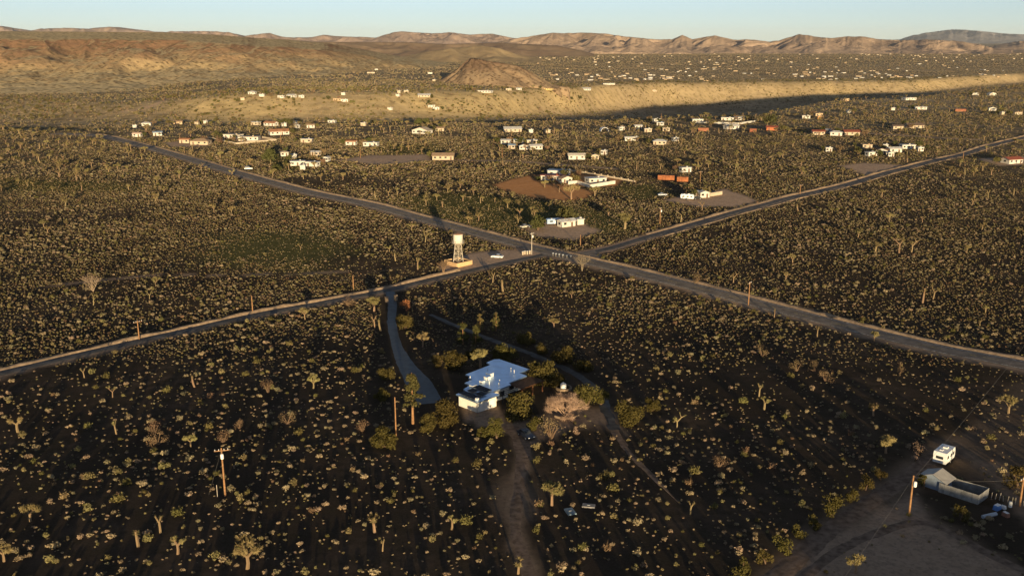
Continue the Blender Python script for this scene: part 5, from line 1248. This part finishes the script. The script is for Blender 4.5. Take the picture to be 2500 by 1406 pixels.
def crown_mesh(name, m, seed, w, h, leaves, size):
    rr = random.Random(seed); L = [(Vector((rr.uniform(-.33, .33) * w, rr.uniform(-.33, .33) * w, h * rr.uniform(.35, .75))), rr.uniform(.18, .3) * w) for _ in range(9)]
    def place():
        c, q = rr.choice(L); d = Vector((rr.gauss(0, 1), rr.gauss(0, 1), rr.gauss(.15, .9))).normalized(); p = c + d * q * rr.uniform(.5, 1.1); p.z = max(p.z, .2); return p, d
    vs, fs = leaf_faces(leaves, place, size, rr); tb = MB()
    for _ in range(3): c, q = rr.choice(L); tb.tube([(0, 0, -.2), c * .5, c], [.16, .1, .04], 5, False)
    return MB().add(vs, fs).mesh(name + '_crown', m), tb.mesh(name + '_trunk', M_BARK)
YT = [crown_mesh('yard_a', M_TREE, 1, 4.5, 4.2, 320, .5), crown_mesh('yard_b', M_OLV, 2, 5.0, 3.6, 320, .5), crown_mesh('yard_c', M_TREE, 3, 3.0, 5.0, 260, .45), crown_mesh('yard_d', M_BRN, 4, 4.5, 4.0, 240, .4)]
YL = ('small dark bushy yard tree', 'low olive yard tree', 'upright dark yard tree', 'brown leafless-looking yard tree')
yr_ = random.Random(77)
for hx, hy, hw, hd, wpx_, hpy in HOUSES:
    for _ in range(yr_.choice((1, 2, 3)) if wpx_ > 14 else yr_.choice((0, 1))):
        a = yr_.uniform(-.6, 3.74); q = max(hw, hd) * .5 + yr_.uniform(2, 6); tx = hx + math.cos(a) * q; ty = hy + math.sin(a) * q; k = yr_.randrange(4)
        ax, ay, _z = proj(tx, ty, float(gz(tx, ty)))
        zone = ('on the golden bank' if ay < 275 and ax < 1700 else 'near the rim on the right' if ax > 1900 and ay < 300 else 'among the red-roofed row and right plain' if ax > 1900 else 'near the rim compound' if ax > 1480 and ay < 360 else 'by the trailers and walled property' if ax > 1150 else 'by the houses left of centre' if ax > 820 else 'by the white cluster near the big tree' if ay > 360 else 'by the houses beyond the highway')
        t = thing('yard_tree', YL[k] + ' ' + zone, 'tree', (tx, ty, float(gz(tx, ty))), yr_.uniform(0, 6), YL[k] + 's ' + zone); t.scale = (yr_.uniform(.7, 1.25),) * 3
        link('crown', YT[k][0], t); link('trunk', YT[k][1], t)

def bare_tree(px, py, wpx, hpx, label, m, seed, name='bare_tree', twigs=900, size=.3):
    p = at(px, py); k = mpp(p); w = wpx * k / 2; h = hpx * k * 1.1; rr = random.Random(seed); t = thing(name, label, 'tree', p); CLEAR.append((p[0], p[1], w * .8)); tips = []
    tb = MB(); cb = MB()
    def grow(q, d, l, r, lev):
        e = q + d * l; tb.tube([q, q + d * l * .5 + Vector((rr.uniform(-.06, .06), rr.uniform(-.06, .06), 0)) * l, e], [r, r * .8, r * .6], 5 if lev > 2 else 4, False); tips.append((e, d))
        if lev:
            for _ in range(rr.choice((2, 3, 3))):
                nd = (d + Vector((rr.gauss(0, .55), rr.gauss(0, .55), rr.gauss(.1, .25)))).normalized(); grow(e, nd, l * rr.uniform(.6, .82), r * .58, lev - 1)
    for k2 in range(7):
        a = 6.283 * k2 / 7 + rr.uniform(-.3, .3); grow(Vector((0, 0, 0)), Vector((math.cos(a) * w / h * .9, math.sin(a) * w / h * .9, rr.uniform(.5, 1.1))).normalized(), h * .34, .11, 4)
    vs = []; fs = []
    for _ in range(twigs):
        e, d = rr.choice(tips[len(tips) // 10:]); o = (d + Vector((rr.gauss(0, .8), rr.gauss(0, .8), rr.gauss(.1, .6)))).normalized(); s = o.orthogonal().normalized() * .017 * size / .3; e2 = e + Vector((rr.gauss(0, .15), rr.gauss(0, .15), rr.gauss(0, .12)))
        i = len(vs); vs += [e2 - s, e2 + s, e2 + o * size * rr.uniform(1.2, 2.6)]; fs.append((i, i + 1, i + 2))
    cb.add(vs, fs); cb.build('crown', m, t); tb.build('trunk', m, t); return t
bare_tree(1378, 1016, 116, 54, 'broad bare pale pink tree above the curved planter wall', M_PALE, 12, twigs=4200, size=.46)
bare_tree(1421, 662, 20, 40, 'tall bare dead tree at the right of the road junction', M_TWIG, 6, 'dead_tree', 150)
bare_tree(228, 712, 34, 40, 'bare pale dead Joshua skeleton beside the thin trail on the left', M_TWIG, 9, 'dead_tree', 300)
bare_tree(1083, 668, 16, 32, 'small bare reddish tree at the left corner of the tower enclosure', M_BRN, 10, 'dead_tree', 250)

def pine(px, py, hpx, wpx, label, seed, m=None, bare=.28, name='pine_tree', leaves=1300):
    p = at(px, py); k = mpp(p); h = hpx * k * 1.08; w = wpx * k; rr = random.Random(seed); t = thing(name, label, 'tree', p); CLEAR.append((p[0], p[1], 1.5)); m = m or M_PINE
    MB().tube([(0, 0, -.2), (.05, 0, h * .5), (0, .05, h)], [.2 * h / 9 + .05, .13 * h / 9 + .03, .03], 7).build('trunk', M_WOOD, t)
    cl = []
    for i in range(int(14 + h * 2)):
        f = bare + (1 - bare) * rr.random() ** 1.25; a = rr.uniform(0, 6.283); q = (1 - (f - bare) / (1 - bare)) ** .8 * w * .45 * rr.uniform(.4, 1.0); cl.append((Vector((q * math.cos(a), q * math.sin(a), f * h * .97)), rr.uniform(.35, .6) * w * .42))
    def place():
        c, r = rr.choice(cl); d = Vector((rr.gauss(0, 1), rr.gauss(0, 1), rr.gauss(.3, .6))).normalized(); return c + Vector((d.x, d.y, d.z * .6)) * r * rr.uniform(.4, 1.05), d
    vs, fs = leaf_faces(leaves, place, .3 * max(.6, w / 4), rr); MB().add(vs, fs).build('crown', m, t)
pine(1008, 1034, 122, 52, 'tall pine with bare lower trunk left of the white house', 3, bare=.42, leaves=1500)
pine(1130, 840, 52, 38, 'dark conifer, left of a pair behind the white house', 4, bare=.1, leaves=800)
pine(1161, 840, 46, 36, 'dark conifer, right of a pair behind the white house', 5, bare=.1, leaves=800)
pine(1172, 808, 40, 28, 'brownish conifer up the driveway, left of two', 6, M_OLV, .08, leaves=600)
pine(1211, 808, 44, 30, 'brownish conifer up the driveway, right of two', 7, M_OLV, .08, leaves=600)
for k, px in enumerate((757, 763, 769)): pine(px, 386, 16, 4, ('left', 'middle', 'right')[k] + ' of three slim dark cypresses before the cream house', 20 + k, M_TREE, .02, 'cypress_tree', 200)

# ---------------------------------------------------------------- Joshua trees
JL = []      # x, y, kind, scale, label, group
def jtree(px, py, hpx, kind, label):
    p = at(px, py); h = hpx * mpp(p) * 1.08; JL.append((p[0], p[1], kind, h / JH[kind], label)); CLEAR.append((p[0], p[1], 1.6))
for a in [(1347, 1234, 66, 8, 'broad bushy Joshua tree beside the dirt track, lit gold'), (604, 1388, 78, 1, 'tall Joshua tree with straight trunk and wide fork at lower left'), (1172, 898, 46, 5, 'dense rounded Joshua tree at the far left corner of the roof'), (392, 1300, 46, 4, 'thin single-headed Joshua tree left of the forked one'), (338, 1335, 48, 6, 'leaning club-shaped Joshua tree at lower left'),
          (434, 1352, 44, 3, 'short double-headed Joshua tree at lower left'), (1265, 1400, 40, 3, 'Joshua tree cut by the lower edge beside the track'), (1103, 1292, 34, 3, 'small Joshua tree left of the dirt track near the lower edge'), (915, 1300, 46, 3, 'Joshua tree in the scrub halfway between lone pole and track'), (934, 1345, 30, 4, 'small Joshua tree near the lower edge left of the track'),
          (2163, 1106, 44, 5, 'brightly lit rounded Joshua tree left of the travel trailer'), (1685, 1255, 36, 4, 'small single Joshua tree in the dark scrub right of the slabs'), (1865, 1000, 32, 3, 'forked Joshua tree in the dark right scrub, lower of two'), (1853, 968, 34, 4, 'slender Joshua tree in the dark right scrub, upper of two'), (2132, 1015, 30, 3, 'forked Joshua tree on the right above the trailer yard'),
          (2462, 1010, 46, 1, 'dark spreading Joshua tree near the right edge'), (1652, 1045, 40, 2, 'Joshua tree right of the second driveway end'), (2088, 1398, 46, 5, 'clumpy Joshua tree beside the brush heap at lower right'), (75, 1272, 44, 5, 'bushy yellow Joshua tree near the lower left edge'), (10, 1370, 46, 5, 'Joshua tree cut by the left edge near the bottom'),
          (44, 1055, 40, 3, 'Joshua tree at the left edge above the bushy yellow one'), (284, 1060, 36, 4, 'slim Joshua tree right of centre of the left scrub'), (466, 1090, 30, 5, 'low clumpy Joshua tree above left of the lone pole'), (206, 922, 24, 4, 'slim pale Joshua tree below the left lane'), (275, 970, 30, 2, 'forked Joshua tree below the left lane'),
          (475, 945, 28, 6, 'club-shaped Joshua tree left of the dry bushes'), (765, 948, 34, 1, 'yellow-headed Joshua tree left of the driveway'), (745, 780, 30, 1, 'Joshua tree with round head just below the left lane'), (228, 745, 26, 2, 'Joshua tree above the left lane below the thin trail'), (365, 730, 22, 2, 'Joshua tree above the left lane, right of the skeleton tree'),
          (913, 760, 36, 5, 'leafy Joshua tree left of the gate pillars'), (930, 808, 28, 6, 'club-shaped Joshua tree left of the driveway, right of two'), (915, 800, 30, 4, 'club-shaped Joshua tree left of the driveway, left of two'), (1352, 800, 24, 5, 'bright Joshua tree alone in dark scrub above the second driveway'), (1020, 658, 30, 4, 'slender Joshua tree left of the tower enclosure'), (1038, 592, 30, 2, 'forked Joshua tree on the plain left of the tower tank'),
          (1203, 690, 26, 4, 'Joshua tree between lane and driveway, right of two'), (1228, 712, 30, 6, 'stubby Joshua tree between lane and driveway'), (2195, 618, 44, 2, 'tall Joshua tree on the right plain, left of two'), (2225, 616, 36, 2, 'tall Joshua tree on the right plain, right of two'), (2252, 740, 36, 6, 'pale slim Joshua tree on the right plain above the highway'), (2278, 730, 36, 2, 'forked Joshua tree on the right plain above the highway'),
          (1790, 690, 28, 2, 'Joshua tree beside the highway left of its pole'), (2134, 832, 24, 5, 'rounded Joshua tree hard against the near edge of the highway'), (1995, 822, 26, 4, 'Joshua tree below the highway near three dry bushes'), (1890, 775, 20, 4, 'thin Joshua tree on the near highway verge'), (1525, 560, 40, 5, 'tall clumpy Joshua tree left of the east lane'),
          (1395, 487, 38, 5, 'bright clumpy Joshua tree at the edge of the red field'), (1452, 478, 22, 5, 'bright Joshua tree at the corner of the white garden wall'), (1330, 458, 18, 5, 'Joshua tree in front of the long white building on the red field'), (1349, 456, 16, 3, 'Joshua tree right of another at the long white building'), (1365, 470, 20, 2, 'leaning Joshua tree in the middle of the red field edge')]: jtree(*a)
n0 = len(JL)
# the wild ones
def jdens(px, py, x, y):
    d = np.full(x.shape, .0005)
    d = np.where(y > 430, .0016, d)
    d = np.where((y > 520), .0040, d)
    d = np.where((px < 260) & (py < 470), .0055, d)
    d = np.where((py < 640) & (py > 470) & (px < 900), .0006, d)
    d = np.where((py > 460) & (px > 1450) & (py < 620), .0012, d)
    d = np.where((px > 1900) & (y > 560), .0034, d)
    d = np.where((px > 960) & (px < 1420) & (py > 470) & (py < 570), .0042, d)
    d = np.where(py > 700, np.minimum(d, .00028), d); d = np.where(py > 900, .00007, d)
    u = x / y; d = np.where(y > np.interp(u, WU, RIM_Y) + 10, .0006, d)
    return d
x, y = sample_ring(115, 1750, .0056)
px_, py_, zc_ = proj(x, y, gz(x, y))
k = rng.uniform(0, .0056, len(x)) < jdens(px_, py_, x, y)
x, y = x[k], y[k]; s_, g_, rd_, go_, fa_ = masks(x, y)
k = free(x, y, 1.0) & (rng.random(len(x)) > s_) & (rng.random(len(x)) > rd_ * 1.5); x, y = x[k], y[k]
kk = rng.choice([0, 1, 2, 3, 4, 5, 6, 7, 8], len(x), p=[.16, .14, .14, .16, .08, .1, .06, .1, .06]); hh_ = rng.uniform(1.9, 4.6, len(x)); 
allx = np.concatenate([[j[0] for j in JL], x]); ally = np.concatenate([[j[1] for j in JL], y])
allk = np.concatenate([[j[2] for j in JL], kk]).astype(int); alls = np.concatenate([[j[3] for j in JL], hh_ / np.array(JH)[kk]])
app = alls * np.array(JH)[allk] / ally; app[:n0] = 1e3
order = np.argsort(-app); rz_ = rng.uniform(0, 6.283, len(allx)); az_ = gz(allx, ally)
for i in order[:300]:
    if i < n0: lab, grp = JL[i][4], None
    else:
        a, b, _ = proj(allx[i], ally[i], az_[i])
        zone = ('in the dark scrub around the white house' if b > 720 and 800 < a < 1650 else 'in the scrub below the left lane' if b > 720 and a <= 800 else 'in the dark scrub below the highway on the right' if b > 760 else
                'on the green field above the junction' if 950 < a < 1480 and 460 < b <= 620 else 'close left of the water tower' if 800 < a <= 1100 and b > 470 else 'on the open plain far left' if a <= 400 else 'on the open left plain above the lane' if a <= 1100 and b > 470 else 'beyond the left stretch of highway' if a <= 1100 else 'right of the east lane on the open plain' if a > 1700 and b > 470 else 'near the east lane and junction' if b > 470 else 'around the walled property')
        dk_ = ('branching', 'wide-headed', 'forked', 'short forked', 'slender two-headed', 'dense rounded', 'single club-shaped', 'broad-armed', 'many-headed')[allk[i]]
        lab, grp = dk_ + ' wild Joshua tree ' + zone, dk_ + ' Joshua trees ' + zone
    t = thing('joshua_tree', lab, 'Joshua tree', (allx[i], ally[i], az_[i]), float(rz_[i]), grp); t.scale = (alls[i],) * 3
    link('trunk', JOSH[allk[i]][0], t); link('crown', JOSH[allk[i]][1], t)
i = order[300:]
scatter('joshua_woodland', 'dense far Joshua trees spread over the plain up to the canyon', 'trees', JJ, np.stack([allx[i], ally[i], az_[i]], 1), alls[i], rz_[i], allk[i])

# ---------------------------------------------------------------- wild scrub
X = []; Yv = []; S = []; Kd = []
KP = np.array([.20, .17, .17, .12, .11, .08, .06, .09])
for y0, y1, den, s0, s1 in ((105, 240, .19, .28, 1.25), (240, 330, .32, .3, 1.05), (330, 520, .5, .32, 1.0), (520, 900, .38, .38, 1.15), (900, 1500, .075, .8, 1.7), (1500, 3400, .014, 1.2, 2.4), (3400, 6600, .004, 2.0, 4.2)):
    x, y = sample_ring(y0, y1, den)
    patch = fbm(x / 55, y / 55, 2, 301) * .9 + fbm(x / 9, y / 9, 2, 305) * .9
    keep = rng.random(len(x)) < np.clip(.58 + .95 * patch, .06, 1.0)
    x, y = x[keep], y[keep]; s_, g_, rd_, go_, fa_ = masks(x, y)
    keep = (rng.random(len(x)) > s_ * 1.2) & (rng.random(len(x)) > g_ * .93) & (rng.random(len(x)) > rd_ * 2) & (rng.random(len(x)) > go_ * .6) & free(x, y, .3)
    x, y = x[keep], y[keep]; n = len(x)
    X.append(x); Yv.append(y); S.append(np.minimum(s0 + rng.exponential((s1 - s0) * .33, n), s1 * 1.15)); Kd.append(rng.choice(NSH, n, p=KP / KP.sum()) if y0 < 1400 else rng.choice(4, n))
# darker brush dotted over the golden banks
x, y = sample_ring(650, 2600, .036); s_, g_, rd_, go_, fa_ = masks(x, y)
keep = (go_ > .12) & (rng.random(len(x)) < .12 + .6 * sstep(-.2, .3, fbm(x / 40, y / 40, 2, 401))); x, y = x[keep], y[keep]; n = len(x)
X.append(x); Yv.append(y); S.append(rng.uniform(.9, 2.3, n)); Kd.append(rng.choice([5, 5, 6, 2], n))
# small tufts between the bushes
x, y = sample_ring(108, 480, .16); s_, g_, rd_, go_, fa_ = masks(x, y)
keep = (rng.random(len(x)) > s_ * 1.1) & (rng.random(len(x)) > rd_ * 2) & free(x, y, .0); x, y = x[keep], y[keep]; n = len(x)
X.append(x); Yv.append(y); S.append(rng.uniform(.2, .5, n)); Kd.append(rng.choice([1, 3, 4, 7, 9], n))
x, y = sample_ring(225, 700, .7); s_, g_, rd_, go_, fa_ = masks(x, y); patch = fbm(x / 30, y / 30, 3, 311)
keep = (rng.random(len(x)) > s_ * 1.1) & (rng.random(len(x)) > rd_ * 2) & (rng.random(len(x)) < np.clip(.6 + 1.2 * patch, .1, 1)) & free(x, y, .0); x, y = x[keep], y[keep]; n = len(x)
X.append(x); Yv.append(y); S.append(rng.uniform(.28, .7, n)); Kd.append(rng.choice([8, 9, 9, 10], n))
X = np.concatenate(X); Yv = np.concatenate(Yv); S = np.concatenate(S); Kd = np.concatenate(Kd); RZ = rng.uniform(0, 6.283, len(X)); Zv = gz(X, Yv) - .03
order = np.argsort(-S / Yv * ((S > .6) & in_view(X, Yv, -10)))
SN = ('tan', 'tan', 'grey-green', 'grey-green', 'yellow-green', 'dark olive', 'brown twiggy', 'tan', 'grey-green', 'olive', 'brown')
for i in order[:300]:
    a, b, _ = proj(X[i], Yv[i], Zv[i])
    band = ', near the lower edge' if b > 1230 else ', farther up' 
    zone = 'at the far left' if a < 260 else 'left of the lone pole' if a < 520 else 'right of the lone pole' if a < 880 else 'left of the dirt track' if a < 1240 else 'right of the dirt track' if a < 1750 else 'in the dark right corner'
    zone += band
    o = link('desert_shrub', SHRUBS[Kd[i]], None, (X[i], Yv[i], Zv[i]), RZ[i]); o.scale = (S[i],) * 3
    tag(o, '%s %s desert shrub %s' % (('smaller rounded', 'large rounded')[int(S[i] > 1.2)], SN[Kd[i]], zone), 'shrub', '%s %s shrubs %s' % (('smaller', 'large')[int(S[i] > 1.2)], SN[Kd[i]], zone))
i = order[300:]
scatter('scrub', 'countless low desert bushes covering the plain', 'scrub', SHRUBS, np.stack([X[i], Yv[i], Zv[i]], 1), S[i], RZ[i], Kd[i])

# ---------------------------------------------------------------- the air
M_AIR = bpy.data.materials.new('haze'); M_AIR.use_nodes = True
hn = M_AIR.node_tree; hn.nodes.clear(); ho = hn.nodes.new('ShaderNodeOutputMaterial'); hv = hn.nodes.new('ShaderNodeVolumePrincipled')
hv.inputs['Color'].default_value = (0.86, 0.92, 1.0, 1); hv.inputs['Density'].default_value = 0.8e-5; hv.inputs['Anisotropy'].default_value = 0.0
hn.links.new(hv.outputs[0], ho.inputs['Volume'])
hz = MB().box((0, 0, 235), (100000, 100000, 770)).build('haze', M_AIR); hz['kind'] = 'stuff'; hz['label'] = 'thin pale air over the whole valley'
